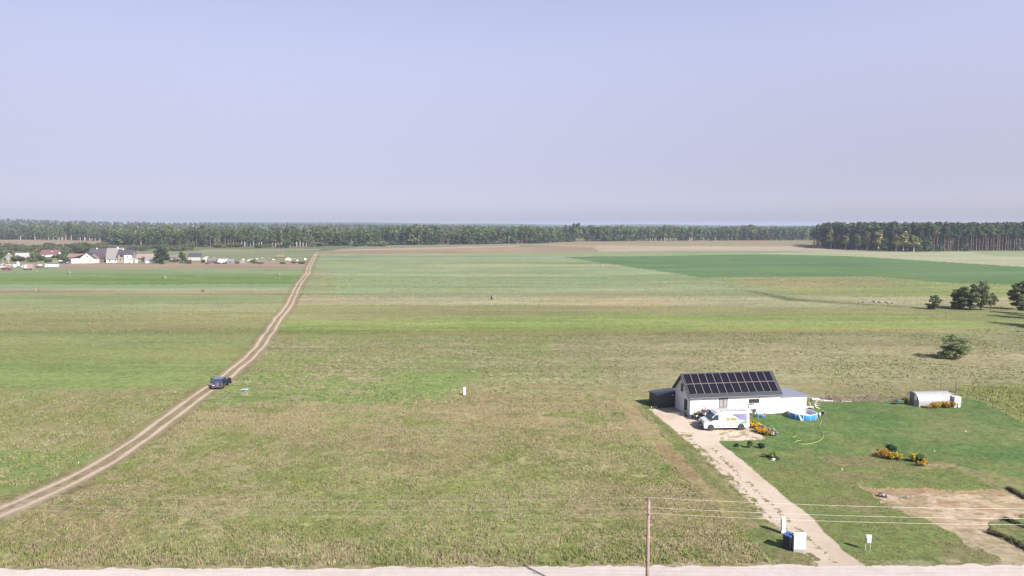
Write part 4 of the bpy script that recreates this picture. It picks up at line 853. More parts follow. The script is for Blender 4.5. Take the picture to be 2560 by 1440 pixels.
t = thing('fuel_silo', 'white upright tank with a pale green hood left of the maroon shed', 'silo', (*G(515, 656.5).xy, 0)); MB().lathe([(0, 0), (.7, 0), (.7, 3.0), (.4, 3.4), (0, 3.5)], 14).build('tank', WPLAS, t, True); MB().box(-.4, 1.6, -.5, .5, 3.4, 4.1, .1, .1).build('hood', M('pale_green_plastic', None), t)
pile('timber_pile', 'white boxes stacked behind the maroon shed', G(526, 651), 6, 2.2, .6, WPLAS)
pile('scrap_heap', 'scrap and dark boards behind the metal sheets', G(603, 651), 9, 2.6, .7, M('dark_scrap', None))
pile('scrap_heap', 'white and grey scrap left of the lone round bush', G(621, 651), 6, 1.6, .6, WPLAS); pile('scrap_heap', 'grey scrap right of the lone round bush', G(648, 653), 12, 4.2, .7, PLAST)
pile('scrap_heap', 'purplish scrap heap in the middle of the yard by the track', G(662, 650), 10, 3, .7, M('purplish_scrap', (.17, .15, .19), .8, var=.3)); pile('scrap_heap', 'orange-brown boards below the beehive frames', G(681, 655), 6, 2.0, .45, M('orange_boards', (.33, .19, .12), .8))
def mound(label, p, w_, h_):
    t = thing('white_tent', label, 'tent', (p.x, p.y, 0)); MB().lathe([(w_ / 2, 0), (w_ * .42, h_ * .45), (w_ * .2, h_ * .85), (0, h_)], 10).build('canopy', WHITE, t, True); MB().lathe([(w_ / 2 + .12, -.05), (w_ / 2 + .12, .15), (w_ / 2, .2)], 10).build('skirt', GREYP, t); return t
for i, (u, v, w_, h_) in enumerate(((608, 650, 1.6, .9), (617, 655, 1.2, .7), (628, 649, 2.0, 1.0), (637, 652, 1.3, .8), (642, 648, 1.5, .8), (655, 647, 2.2, 1.1), (667, 655, 1.2, .6), (672, 648, 1.6, .9), (684, 650, 1.8, .7), (690, 656, 1.3, .6), (735, 648, 1.8, .7), (752, 652, 1.4, .6), (510, 648, 1.6, 1.2), (536, 646, 1.4, 1.0), (6, 660, 2.2, 1.2), (21, 659, 1.6, 1.0), (56, 668, 1.5, 1.0), (83, 674, 1.2, .8), (112, 660, 1.8, .8), (168, 660, 1.2, 1.1))):
    t = thing('yard_junk', 'small pale odd item standing in the cluttered village yards', 'junk', (*G(u, v).xy, 0), rr.uniform(-.5, .5), 'small pale odd items in the village yards')
    MB().bbox(-w_ / 2, w_ / 2, -.5, .5, 0, h_ * .7, .08).build('crate', (WPLAS, PLAST, LTROOF, MAROON)[i % 4], t); MB().rock((.1 * w_, 0, h_ * .75), h_ * .4, rr, .6).build('cover', (WPLAS, WPLAS, FRAME, LTROOF)[(i * 3) % 4], t)
mound('wide low white tent in the yard by the dirt track', G(720, 650.5), 5.2, 1.7); mound('small white dome at the right end of the yard, nearest the dirt track', G(763, 649.5), 1.9, 1.3); mound('tiny white cover in the grass between the wide tent and the dome', G(743, 651.5), 2.2, .6)
t = thing('beehive_frames', 'row of four tall orange-brown frames standing at the back of the yard', 'frames', (*G(701, 645).xy, 0), R(5))
for k in range(4):
    q = -2.2 + k * 1.45; b = MB(); b.box(q - .4, q - .25, -.3, .3, 0, 3.0); b.box(q + .25, q + .4, -.3, .3, 0, 3.0)
    for z_ in (.6, 1.3, 2.0, 2.8): b.box(q - .4, q + .4, -.25, .25, z_, z_ + .14)
    b.build('frame', M('orange_boards', None), t)
MB().box(-5, 3.6, -.8, -.4, 0, .6).build('base', FRAME, t)
# hay bales
BALE = M('hay', (.16, .14, .105), .9, var=.3, scale=6, bump=.6)
def bale(label, p, rz, stack=False, s_=1.0):
    t = thing('hay_bale', label, 'hay bale', (p.x, p.y, 0), rz)
    MB().lathe([(0, -.62), (.62, -.62), (.68, -.5), (.68, .5), (.62, .62), (0, .62)], 18, (0, 0, .62 * s_), 'y').build('roll', BALE, t, False); t.scale = (s_,) * 3; return t
bale('lone round hay bale in the pale green strip right of the dirt track', G(1233, 748), R(25), s_=1.05)
bale('faint round hay bale in the bright green strip below the big grey-roofed house', G(411, 697), R(60), s_=1.05)
bale('round hay bale at the left, below the garden tunnel', G(174, 684), R(40), s_=1.05)
bale('round hay bale standing alone just behind the straw heap by the track', G(698, 689), R(30), s_=1.05)
bale('faint hay bale at the left end of the tan strip', G(91, 728), R(20), s_=.95); bale('faint hay bale in the tan strip left of the dirt track', G(510, 729), R(70), s_=.95)
pile('straw_heap', 'loose straw heap left of the dirt track', G(693, 696), 9, 1.6, .6, BALE, 'straw heap')
pile('stone_row', 'row of pale field stones at the left end of the weedy bank', G(2165, 754), 8, 2.2, .45, ROCKM, 'stones'); pile('stone_row', 'larger heap of pale field stones in the weedy bank left of the pines', G(2197, 757), 22, 5, .7, ROCKM, 'stones')
pile('stone_row', 'scattered stones on the edge of the dark green crop', G(1530, 664), 14, 9, .8, ROCKM, 'stones')

# ------------------------------------------------------------------ main house
A = G(1724, 1042.5); B_ = G(2015, 1030); ang = math.atan2(B_.y - A.y, B_.x - A.x); ux = Vector((math.cos(ang), math.sin(ang), 0)); LEN = (B_ - A).length
def along(u, p0, dirv):          # where the line p0 + s*dirv crosses photo column u
    k = (u - 1280) / F_PX; return (k * (p0.y * cP + CAMZ * sP) - p0.x) / (dirv.x - k * dirv.y * cP)
S1 = along(1953, A, ux) - .28; DEP = 5.1; EV = 2.80; RG = 5.08
house = thing('white_house', 'long white house with a steep dark roof full of solar panels and a flat-roofed annex', 'house', (A.x, A.y, 0), ang)
mb = MB(); mb.m = Matrix(((0, 1, 0, 0), (1, 0, 0, 0), (0, 0, 1, 0), (0, 0, 0, 1)))       # prism along x: poly (y,z)
mb.prism([(0, -.3), (DEP, -.3), (DEP, EV), (DEP / 2, RG - .12), (0, EV)], 0, S1); mb.build('wall', WHITE, house)
OV = .30; slp = (RG - .12 - EV) / (DEP / 2)
rb_ = MB()
for s, y0 in ((-1, -OV), (1, DEP + OV)):
    z0 = EV - slp * OV; x0, x1 = -.30, S1 + .18
    rb_.add([(x0, DEP / 2, RG - .1), (x1, DEP / 2, RG - .1), (x1, y0, z0 + .02), (x0, y0, z0 + .02), (x0, DEP / 2, RG + .06), (x1, DEP / 2, RG + .06), (x1, y0, z0 + .14), (x0, y0, z0 + .14)],
            [(0, 3, 2, 1), (4, 5, 6, 7), (0, 1, 5, 4), (1, 2, 6, 5), (2, 3, 7, 6), (3, 0, 4, 7)])
roof = rb_.build('roof', SLATE, house)
MB().tube([(-.32, DEP / 2, RG + .08), (S1 + .2, DEP / 2, RG + .08)], .09, 8).build('ridge_cap', SLATE, roof)
MB().box(-.34, -.26, -OV - .02, DEP / 2, EV - slp * OV - .1, EV - slp * OV + .05)
vb = MB(); zE = EV - slp * OV
for yy0, yy1, za, zb in ((-OV, DEP / 2, zE, RG - .1), (DEP + OV, DEP / 2, zE, RG - .1)):
    for xx in (-.36, S1 + .185):
        vb.add([(xx, yy0, za - .10), (xx + .05, yy0, za - .10), (xx + .05, yy1, zb - .06), (xx, yy1, zb - .06), (xx, yy0, za + .17), (xx + .05, yy0, za + .17), (xx + .05, yy1, zb + .19), (xx, yy1, zb + .19)],
               [(0, 1, 2, 3), (4, 7, 6, 5), (0, 4, 5, 1), (1, 5, 6, 2), (2, 6, 7, 3), (3, 7, 4, 0)])
vb.build('verge_trim', M('anthracite', (.055, .06, .075), .5), roof)
g = MB(); g.tube([(-.25, -OV - .07, zE + .03), (S1 + .15, -OV - .07, zE + .03)], .075, 8); g.tube([(-.05, -OV - .05, zE), (-.05, -.08, zE - .25), (-.05, -.08, .2)], .045, 8); g.build('gutter', M('anthracite', None), house)
g = MB(); g.tube([(S1 - .05, -OV - .05, zE), (S1 - .05, -.09, zE - .25)], .045, 8); g.build('downpipe', GREYP, house)
# solar panels: two rows of twelve
PANEL = bpy.data.materials.new('solar_cells'); PANEL.use_nodes = True; nt = PANEL.node_tree; b_ = nt.nodes['Principled BSDF']; b_.inputs['Roughness'].default_value = .35; b_.inputs['Specular IOR Level'].default_value = .04
tcn = nt.nodes.new('ShaderNodeTexCoord'); br = nt.nodes.new('ShaderNodeTexBrick'); nt.links.new(tcn.outputs['Object'], br.inputs['Vector'])
br.offset = 0; br.inputs['Scale'].default_value = 1; br.inputs['Brick Width'].default_value = .98; br.inputs['Row Height'].default_value = .155; br.inputs['Mortar Size'].default_value = .012
br.inputs['Color1'].default_value = (.004, .005, .012, 1); br.inputs['Color2'].default_value = (.007, .006, .012, 1); br.inputs['Mortar'].default_value = (.028, .026, .032, 1)
nt.links.new(br.outputs['Color'], b_.inputs['Base Color'])
sa = math.atan(slp); sl_len = math.hypot(DEP / 2 + OV, RG - .1 - zE); PW = (S1 - .10) / 12; PH = 1.66
ALU = M('aluminium', (.17, .155, .145), .6, .1)
for row in range(2):
    for k in range(12):
        s_top = .03 + row * (PH + .04); yc = DEP / 2 - math.cos(sa) * (s_top + PH / 2); zc = RG + .10 - math.sin(sa) * (s_top + PH / 2)
        f = MB(); w2, h2 = PW / 2 - .005, PH / 2
        for x0, x1, y0, y1 in ((-w2, w2, h2 - .028, h2), (-w2, w2, -h2, -h2 + .028), (-w2, -w2 + .028, -h2 + .028, h2 - .028), (w2 - .028, w2, -h2 + .028, h2 - .028)): f.box(x0, x1, y0, y1, -.02, .045)
        if k == 0 and row == 0: fd = f.build('frame', ALU, None); fdm = fd.data; bpy.data.objects.remove(fd); pm = MB().box(-w2 + .01, w2 - .01, -h2 + .01, h2 - .01, -.015, .03).build('p', PANEL); pmd = pm.data; bpy.data.objects.remove(pm)
        o = bpy.data.objects.new('solar_panel', pmd); col.objects.link(o); o.parent = house; o.location = (-.08 + PW * (k + .5), yc, zc); o.rotation_euler = (sa, 0, 0)
        o2 = bpy.data.objects.new('frame', fdm); col.objects.link(o2); o2.parent = o
# windows and door
CURT = M('net_curtain', (.24, .24, .235), .8, var=.35, scale=5)
def sx_of(u): return along(u, A, ux)
wx = (sx_of(1796.5) + sx_of(1818)) / 2; ww = sx_of(1818) - sx_of(1796.5); window(None, ww, 1.24, house, glass=CURT, loc=(wx, -.012, 1.74)); bpy.context.view_layer.update()
wx = (sx_of(1871) + sx_of(1897)) / 2; ww = sx_of(1897) - sx_of(1871); window(None, ww, .58, house, loc=(wx, -.012, 1.80))
window(None, .75, 1.0, house, loc=(-.012, DEP * .52, 3.35), rz=-math.pi / 2)
d = MB().box(-.06, -.003, .85, 1.75, .0, 2.05).build('door', FRAME, house); MB().box(-.10, -.063, .95, 1.0, .95, 1.15).build('handle', GREYP, d)
MB().box(-.35, -.005, .75, 1.85, -.1, .03).build('door_step', M('concrete', (.42, .41, .38), .9, var=.15), house)
MB().tube([(-.15, .3, RG - .2), (-.15, .3, RG + .0)], .03, 6)
# annex
AE = 2.12
MB().box(S1 + .003, LEN, .003, DEP - .3, -.3, AE).build('annex_wall', WHITE, house)
MB().add([(S1 + .19, -.12, AE + .02), (LEN + .45, -.12, AE + .02), (LEN + .35, DEP + .1, AE - .08), (S1 + .19, DEP + .1, AE - .08), (S1 + .19, -.12, AE + .12), (LEN + .45, -.12, AE + .12), (LEN + .35, DEP + .1, AE + .02), (S1 + .19, DEP + .1, AE + .02)],
         [(0, 3, 2, 1), (4, 5, 6, 7), (0, 1, 5, 4), (1, 2, 6, 5), (2, 3, 7, 6), (3, 0, 4, 7)]).build('annex_roof', M('flat_slate_sheet', (.17, .185, .22), .6, var=.05), house)
# dark shed
shA = G(1645, 1019.5); sa0 = ang
shed = thing('dark_shed', 'black-clad shed with a sloping grey roof against the left end of the white house', 'shed', (shA.x, shA.y, 0), sa0)
SW = along(1690, shA, ux) + .1; SD = 2.6
mb = MB(); mb.add([(0, 0, -.2), (SW, 0, -.2), (SW, SD, -.2), (-.45, SD - .3, -.2), (0, 0, 1.72), (SW, 0, 2.25), (SW, SD, 2.0), (-.45, SD - .3, 1.72)], [(0, 3, 2, 1), (4, 5, 6, 7), (0, 1, 5, 4), (1, 2, 6, 5), (2, 3, 7, 6), (3, 0, 4, 7)]); mb.build('wall', DARKM, shed)
mb = MB(); mb.add([(-.12, -.12, 1.735), (SW + .02, -.12, 2.27), (SW + .02, SD + .1, 2.03), (-.6, SD - .15, 1.735), (-.12, -.12, 1.82), (SW + .02, -.12, 2.36), (SW + .02, SD + .1, 2.12), (-.6, SD - .15, 1.82)], [(0, 3, 2, 1), (4, 5, 6, 7), (0, 1, 5, 4), (1, 2, 6, 5), (2, 3, 7, 6), (3, 0, 4, 7)]); mb.build('roof', SLATE, shed)
MB().box(SW * .75, SW * .75 + .14, -.08, -.003, 1.65, 1.78).build('wall_lamp', WPLAS, shed)
MB().add([(-.02, -.02, .9), (.05, -.03, .9), (.0, -.03, 1.7), (-.03, -.03, 1.7)], [(0, 1, 2, 3)])
for i in range(2):
    p = G(1636 + 4 * i, 1016); o = MB().tube([(0, 0, 0), (.12, .35, 1.25)], .03, 6).build('green_stake', M('green_plastic', (.06, .28, .08), .5)); o.location = (p.x, p.y, 0); tag(o, ('left' if i == 0 else 'right') + ' one of two green stakes leaning on the black shed', 'stake', 'green stakes leaning on the shed')

# ------------------------------------------------------------------ vehicles
def wheel(parent, x, y, r, w_, rim=WPLAS, out=-1):
    o = MB().lathe([(r * .55, -w_ / 2), (r * .95, -w_ / 2), (r, -w_ / 2 + .03), (r, w_ / 2 - .03), (r * .95, w_ / 2), (r * .55, w_ / 2)], 20, (0, 0, 0), 'y').build('wheel', M('tyre', (.03, .03, .032), .8), parent)
    o.location = (x, y, r)
    b = MB().lathe([(0, out * w_ * .42), (r * .22, out * w_ * .46), (r * .55, out * w_ * .38), (r * .6, out * w_ * .48), (r * .6, 0), (0, 0)], 20, (0, 0, 0), 'y')
    b.build('rim', rim, o)
    s = MB()
    for k in range(7):
        a = 2 * math.pi * k / 7; c_, s_ = math.cos(a), math.sin(a)
        s.add([(c_ * r * .3 - s_ * .02, out * w_ * .49, s_ * r * .3 + c_ * .02), (c_ * r * .3 + s_ * .02, out * w_ * .49, s_ * r * .3 - c_ * .02), (c_ * r * .52 + s_ * .03, out * w_ * .45, s_ * r * .52 - c_ * .03), (c_ * r * .52 - s_ * .03, out * w_ * .45, s_ * r * .52 + c_ * .03)], [(0, 1, 2, 3)])
    s.build('rim_slots', BLACK, o); return o
def shell(prof, hw, tz=(9, 9), ch=.06, seg=1):
    """side profile (x,z) to a closed body: flat flanks, chamfered rim, tumblehome above tz[0] (per metre tz[1])"""
    cx = sum(p[0] for p in prof) / len(prof); cz = sum(p[1] for p in prof) / len(prof); vs = []; n = len(prof)
    def wy(z, h): return h - max(0, z - tz[0]) * tz[1]
    for sgn, inset, hh in ((-1, ch, hw), (-1, 0, hw - ch), (1, 0, hw - ch), (1, ch, hw)):
        for x, z in prof:
            dx = cx - x; dz = cz - z; d = math.hypot(dx, dz); k = inset / d if inset else 0
            vs.append((x + dx * k, sgn * wy(z, hh), z + dz * k))
    fs = [tuple(range(n))[::-1], tuple(3 * n + i for i in range(n))]
    for L_ in range(3):
        for i in range(n): fs.append((L_ * n + i, L_ * n + (i + 1) % n, (L_ + 1) * n + (i + 1) % n, (L_ + 1) * n + i))
    return MB().add(vs, fs)
VANW = M('van_white', (.64, .64, .65), .3, var=.02, coat=.5); VGLASS = M('vehicle_glass', (.02, .035, .06), .08, var=.1, spec=.9)
vF = G(1776.5, 1077); vR = G(1852, 1075.5); vc = (vF + vR) / 2; vang = math.atan2(vF.y - vR.y, vF.x - vR.x)
van = thing('panel_van', 'white high-roof panel van with yellow lettering and a roof rack on the sandy drive', 'van', (0, 0, 0), vang)
WB = (vF - vR).length; off = Vector((-math.sin(vang), math.cos(vang), 0)) * -.95; van.location = (vc.x + off.x, vc.y + off.y, 0)
fx = WB / 2; VH = 2.28
prof = [(-fx - 1.05, .38), (-fx - .5, .33), (fx - .5, .33), (fx + .78, .30), (fx + .88, .50), (fx + .86, .95), (fx + .72, 1.12), (fx + .18, 1.32), (fx - .60, 1.98), (fx - .9, 2.19), (fx - 1.4, 2.28), (-fx - .85, 2.28), (-fx - 1.03, 2.20), (-fx - 1.10, 1.4), (-fx - 1.10, .5)]
body = shell(prof, 1.0, (1.15, .115), .07).build('body', VANW, van)
MB().add([(fx + .13, -.80, 1.38), (fx + .13, .80, 1.38), (fx - .60, .72, 2.085), (fx - .60, -.72, 2.085), (fx + .19, 0, 1.40), (fx - .55, 0, 2.12)], [(0, 4, 5, 3), (4, 1, 2, 5)])
def slab(pts, th, mat, name, parent, nrm):
    n = len(pts); N_ = Vector(nrm).normalized() * th; vs = [Vector(p) for p in pts] + [Vector(p) + N_ for p in pts]
    return MB().add([tuple(p) for p in vs], [tuple(range(n))[::-1], tuple(n + i for i in range(n))] + [(i, (i + 1) % n, n + (i + 1) % n, n + i) for i in range(n)]).build(name, mat, parent)
slab([(fx + .13, -.82, 1.352), (fx + .13, .82, 1.352), (fx - .56, .76, 1.955), (fx - .56, -.76, 1.955)], .03, VGLASS, 'windscreen', van, (.66, 0, .75))
slab([(fx + .02, 1.0, 1.33), (fx + .0, 1.0, 1.28), (fx - .95, 1.0, 1.33), (fx - .98, .93, 1.95), (fx - .62, .93, 1.97)], .012, VGLASS, 'side_window', van, (0, 1, .1))
slab([(fx + .02, -1.0, 1.36), (fx - .04, -1.0, 1.20), (fx - .92, -1.0, 1.34), (fx - .95, -.918, 1.95), (fx - .62, -.918, 1.97)][::-1], -.014, VGLASS, 'side_window', van, (0, 1, 0))
MB().bbox(fx + .70, fx + .96, -.93, .93, .26, .62, .06).build('bumper', BLACK, van); MB().box(fx + .84, fx + .905, -.55, .55, .66, .95).build('grille', BLACK, van)
for s in (-1, 1):
    MB().add([(fx + .80, s * .93, .72), (fx + .90, s * .62, .72), (fx + .84, s * .62, 1.02), (fx + .52, s * .95, 1.12)], [(0, 1, 2, 3)])
    slab([(fx + .83, s * .90, .74), (fx + .885, s * .60, .74), (fx + .87, s * .60, .98), (fx + .62, s * .92, 1.08)], .05, M('headlamp_glass', (.45, .5, .55), .15, spec=.8), 'headlight', van, (1, 0, .2))
    MB().bbox(fx - .12, fx + .06, s * 1.02 - .02, s * 1.22, 1.28, 1.68, .04).build('mirror', WPLAS if s < 0 else BLACK, van)
    MB().box(-fx - 1.13, -fx - 1.08, s * .86, s * .98, .75, 1.65).build('tail_light', M('red_lens', (.35, .02, .02), .3), van)
    for xx in (-fx, fx):
        wheel(van, xx, s * .93, .35, .22, M('silver_rim', (.38, .38, .40), .35, .4), s)
        MB().lathe([(0, 0), (.43, 0), (.43, .012), (0, .012)], 24, (xx, s * 1.0 - (.012 if s < 0 else 0), .40), 'y').build('wheel_arch', BLACK, van)
for s in (-1, 1): MB().box(-fx + .48, fx - .52, s * 1.0 - .004 if s > 0 else -1.03, 1.03 if s > 0 else -.996, .52, .66).build('side_moulding', M('grey_moulding', (.2, .2, .21), .6), van)
MB().box(-fx - 1.22, -fx - 1.0, -.95, .95, .38, .60).build('rear_bumper', BLACK, van)
MB().box(fx - 1.35, fx - 1.15, .998, 1.012, 1.02, 1.06).build('door_handle', GREYP, van)
def side(pts, mat, name, th=.004):   # livery panels on the flank seen from the road, following the tumblehome
    vs = [(x_, (1.0 - max(0, z_ - 1.15) * .115) + .005, z_) for x_, z_ in pts]
    n = len(vs); vs2 = [(a, b - th, c) for a, b, c in vs]
    return MB().add(vs + vs2, [tuple(range(n)), tuple(range(2 * n - 1, n - 1, -1))] + [(i, (i + 1) % n, n + (i + 1) % n, n + i) for i in range(n)]).build(name, mat, van)
side([(-2.62, 1.24), (-2.62, 2.06), (-.95, 2.04), (-.7, 1.92), (-1.25, 1.72), (-1.75, 1.42)], M('livery_blue', (.17, .18, .32), .35, var=.35, scale=1.2), 'blue_panel')
side([(-2.62, .84), (-2.62, 1.15), (-1.6, 1.06), (-.6, 1.0), (-.05, .84)], M('livery_green', (.08, .34, .15), .35, var=.1), 'green_stripe')
side([(-1.5, 1.26), (-2.62, 1.17), (-2.62, 1.22), (-1.85, 1.36), (-1.3, 1.52)], M('livery_grey', (.33, .30, .32), .4), 'grey_swoosh')
def text(s_, size, mat, parent, loc, rot, name, ext=.004, sx_=1.0, bold=0.0):
    c_ = bpy.data.curves.new('t', 'FONT'); c_.body = s_; c_.size = size; c_.extrude = ext; c_.offset = bold; o = bpy.data.objects.new('t', c_); col.objects.link(o)
    bpy.context.view_layer.update(); me = bpy.data.meshes.new_from_object(o.evaluated_get(bpy.context.evaluated_depsgraph_get())); bpy.data.objects.remove(o)
    me.materials.clear(); me.materials.append(mat); q = bpy.data.objects.new(name, me); col.objects.link(q); q.parent = parent; q.location = loc; q.rotation_euler = rot; q.scale = (sx_, 1, 1); return q
yt = math.atan(.115); YL = M('lettering_yellow', (.42, .24, .01), .4, var=.03)
ty = .966
text('SUN', .56, YL, van, (-.05, ty + .010, 1.22), (math.pi / 2 + yt, 0, math.pi), 'lettering', .004, 1.15, .018)
text("J", .40, M('lettering_violet', (.25, .25, .5), .4), van, (.22, ty + .010, 1.22), (math.pi / 2 + yt, 0, math.pi), 'lettering_mark', .004, 1.0)
mb = MB()
for k in range(5): mb.box(-.5 - .36 * k, -.24 - .36 * k, 1.004, 1.009, .905, .955)
mb.build('stripe_writing', M('pale_lettering', (.7, .8, .7), .5), van)
mb = MB()
for k in range(6): mb.box(.55 - .2 * k, .66 - .2 * k, 1.004, 1.009, .70, .745)
mb.build('door_writing', M('grey_lettering', (.4, .4, .45), .5), van)
# roof rack with a raised hoop at the rear
rk = MB(); zr = 2.42
for yy in (-.72, .72):
    rk.tube([(fx - 1.2, yy, zr), (-fx - .75, yy, zr)], .022, 6)
    for k in range(5):
        xx = fx - 1.3 - k * .98; rk.tube([(xx, yy, 2.2), (xx, yy, zr)], .02, 6)
for k in range(9): rk.tube([(fx - 1.25 - k * .49, -.72, zr), (fx - 1.25 - k * .49, .72, zr)], .016, 6)
rk.build('roof_rack', M('rack_dark', (.12, .12, .13), .5, .3), van)
hp = MB(); hp.tube([(-.55, -.75, 2.45), (-.75, -.8, 3.0), (-fx - .75, -.8, 3.02), (-fx - .55, -.75, 2.42)], .028, 6); hp.tube([(-fx - .75, -.8, 3.02), (-fx - .75, .72, 2.45)], .022, 6)
hp.build('ladder_hoop', M('rack_grey', (.25, .25, .26), .5, .3), van)
MB().box(fx + .86, fx + .97, -.26, .26, .42, .53).build('number_plate', WPLAS, van)

# dark hatchback hidden behind the van, tailgate up, tail to the left
hx = G(1762, 1058); hatch = thing('hatchback_car', 'dark car parked behind the white van with its tailgate raised', 'car', (hx.x + 2.2, hx.y + .9, 0), R(6))
DARKP = M('dark_car_paint', (.02, .022, .035), .25, coat=.5, var=.03)
shell([(-2.05, .35), (2.05, .32), (2.12, .6), (2.0, .82), (1.15, .95), (.45, 1.42), (-1.3, 1.46), (-1.75, 1.30), (-2.1, .85), (-2.12, .55)], .87, (.9, .25), .07).build('body', DARKP, hatch)
slab([(-1.32, -.74, 1.43), (-2.3, -.72, 1.98), (-2.3, .72, 1.98), (-1.32, .74, 1.43)], .06, DARKP, 'tailgate', hatch, (.5, 0, .86))
slab([(-1.55, -.55, 1.53), (-2.1, -.55, 1.84), (-2.1, .55, 1.84), (-1.55, .55, 1.53)], .08, GREYP, 'rear_window', hatch, (.5, 0, .86))
for s in (-1, 1):
    MB().tube([(-1.7, s * .7, 1.25), (-2.0, s * .68, 1.82)], .02, 5).build('gas_strut', GREYP, hatch)
    slab([(.95, s * .872, .98), (.4, s * .78, 1.36), (-1.15, s * .78, 1.38), (-1.5, s * .872, 1.0)], .012 * s, VGLASS, 'side_window', hatch, (0, 1, .2))
    for xx in (-1.3, 1.3): wheel(hatch, xx, s * .78, .31, .2, M('silver_rim', None), s)
MB().box(-2.0, -1.95, -.7, .7, .6, 1.3).build('boot_opening', BLACK, hatch)

# dark off-roader on the dirt track, seen from behind, doors open
sp_ = G(541, 974); dirv = Vector((float(np.interp(sp_.y, yd, sl_)), 1, 0)).normalized(); hd = math.atan2(dirv.y, dirv.x) + R(2)
suv = thing('off_road_car', 'dark off-roader with spare wheel and both front doors open on the dirt track', 'car', (sp_.x - .15, sp_.y + 1.9, 0), hd, scale=.86)
SUVP = M('dark_blue_paint', (.022, .025, .05), .28, coat=.5, var=.05)
shell([(-2.2, .5), (-1.8, .42), (1.9, .42), (2.2, .5), (2.25, .8), (2.15, 1.0), (1.1, 1.12), (.62, 1.70), (.45, 1.76), (-1.95, 1.76), (-2.1, 1.68), (-2.24, 1.1), (-2.25, .7)], .90, (1.05, .18), .07).build('body', SUVP, suv)
slab([(-2.235, -.66, 1.14), (-2.235, .66, 1.14), (-2.13, .60, 1.60), (-2.13, -.60, 1.60)], .02, VGLASS, 'rear_window', suv, (-1, 0, .15))
slab([(1.12, -.70, 1.14), (1.12, .70, 1.14), (.64, .64, 1.66), (.64, -.64, 1.66)], .02, VGLASS, 'windscreen', suv, (.7, 0, .7))
slab([(-1.9, -.55, 1.77), (-1.9, .55, 1.77), (.3, .55, 1.77), (.3, -.55, 1.77)], .02, M('roof_bluish', (.05, .07, .12), .25, coat=.5), 'roof_panel', suv, (0, 0, 1))
for s in (-1, 1):
    slab([(.95, s * .885, 1.14), (.55, s * .80, 1.62), (-1.95, s * .80, 1.62), (-2.05, s * .885, 1.14)], .014 * s, VGLASS, 'side_window', suv, (0, 1, .2))
    MB().tube([(.3, s * .72, 1.82), (-1.8, s * .72, 1.82)], .03, 6).build('roof_rail', GREYP, suv)
    MB().box(-2.30, -2.22, s * .84 - .07, s * .84 + .07, .72, 1.15).build('tail_light', M('pink_lens', (.25, .12, .15), .3), suv)
    for xx in (-1.38, 1.4):
        wheel(suv, xx, s * .82, .37, .25, M('silver_rim', None), s); MB().lathe([(0, 0), (.46, 0), (.46, .012), (0, .012)], 22, (xx, s * .902 - (.012 if s < 0 else 0), .46), 'y').build('wheel_arch', BLACK, suv)
    # open front door, hinged at the front pillar
    d = MB().bbox(-1.05, 0, -.04, .04, .48, 1.08, .03).build('front_door', SUVP, suv); d.location = (.75, s * .92, 0); d.rotation_euler = (0, 0, -s * R(62))
    fr = MB(); fr.tube([(-1.03, 0, 1.06), (-.98, 0, 1.60), (-.45, 0, 1.60), (-.02, 0, 1.08)], .03, 6); fr.build('window_frame', SUVP, d)
    MB().box(-.95, -.15, -.012, .012, 1.08, 1.5).build('door_glass', VGLASS, d); MB().box(-.9, -.1, -.05, -.043, .6, .66).build('door_trim', WPLAS, d)
mb = MB(); mb.m = Matrix.Rotation(math.pi / 2, 4, 'Z'); mb.lathe([(0, -.09), (.33, -.09), (.36, -.05), (.36, .09), (0, .09)], 22, (0, 0, 0), 'y'); o = mb.build('spare_wheel', M('spare_cover', (.09, .10, .13), .45), suv); o.location = (-2.36, -.12, .98)
MB().box(-2.34, -2.27, .38, .74, .72, .86).build('number_plate', WPLAS, suv); MB().bbox(-2.42, -2.2, -.88, .88, .42, .60, .03).build('rear_bumper', M('bumper_plum', (.10, .07, .11), .4), suv)
t = thing('paddling_mat', 'small light blue board lying on a sandy patch right of the off-roader', 'board', (*G(613, 973).xy, 0), R(8)); MB().bbox(-.42, .42, -.35, .35, .02, .14, .03).build('board', M('light_blue_plastic', (.08, .24, .34), .5), t); MB().bbox(-.52, .5, -.5, -.36, .0, .1, .03).build('rim', WPLAS, t)

# ------------------------------------------------------------------ yard furniture
def cabinet(p, rz, w_, d_, h_, name, label, doors, plinth=.22):
    t = thing(name, label, 'cabinet', (p.x, p.y, 0), rz); PAL_ = M('cabinet_ivory', (.60, .62, .57), .5, var=.03)
    mb = MB(); mb.m = Matrix(((0, 1, 0, 0), (1, 0, 0, 0), (0, 0, 1, 0), (0, 0, 0, 1)))
    mb.prism([(0, plinth), (d_, plinth), (d_, h_ - .12), (d_ - .08, h_ - .02), (d_ * .55, h_), (.12, h_ - .02), (.02, h_ - .09), (0, h_ - .14)], -w_ / 2, w_ / 2); mb.build('body', PAL_, t)
    MB().box(-w_ / 2 + .02, w_ / 2 - .02, .02, d_ - .02, -.1, plinth - .002).build('plinth', M('light_concrete', (.26, .26, .26), .85), t)
    for x0, x1, z0, z1 in doors:
        d = MB().box(x0 + .014, x1 - .014, -.022, -.006, z0 + .014, z1 - .014).build('door', PAL_, t); MB().box(x0, x1, -.005, -.001, z0, z1).build('door_gap', GREYP, d)
        MB().box((x0 + x1) / 2 - .03, (x0 + x1) / 2 + .03, -.035, -.0185, (z0 + z1) / 2 - .03, (z0 + z1) / 2 + .03).build('lock', GREYP, d)
    return t
cabinet(G(1958.5, 1335.5), R(-8), .32, .32, 1.42, 'utility_cabinet', 'tall narrow ivory utility cabinet beside the driveway', [(-.15, .15, .3, 1.25)], .10)
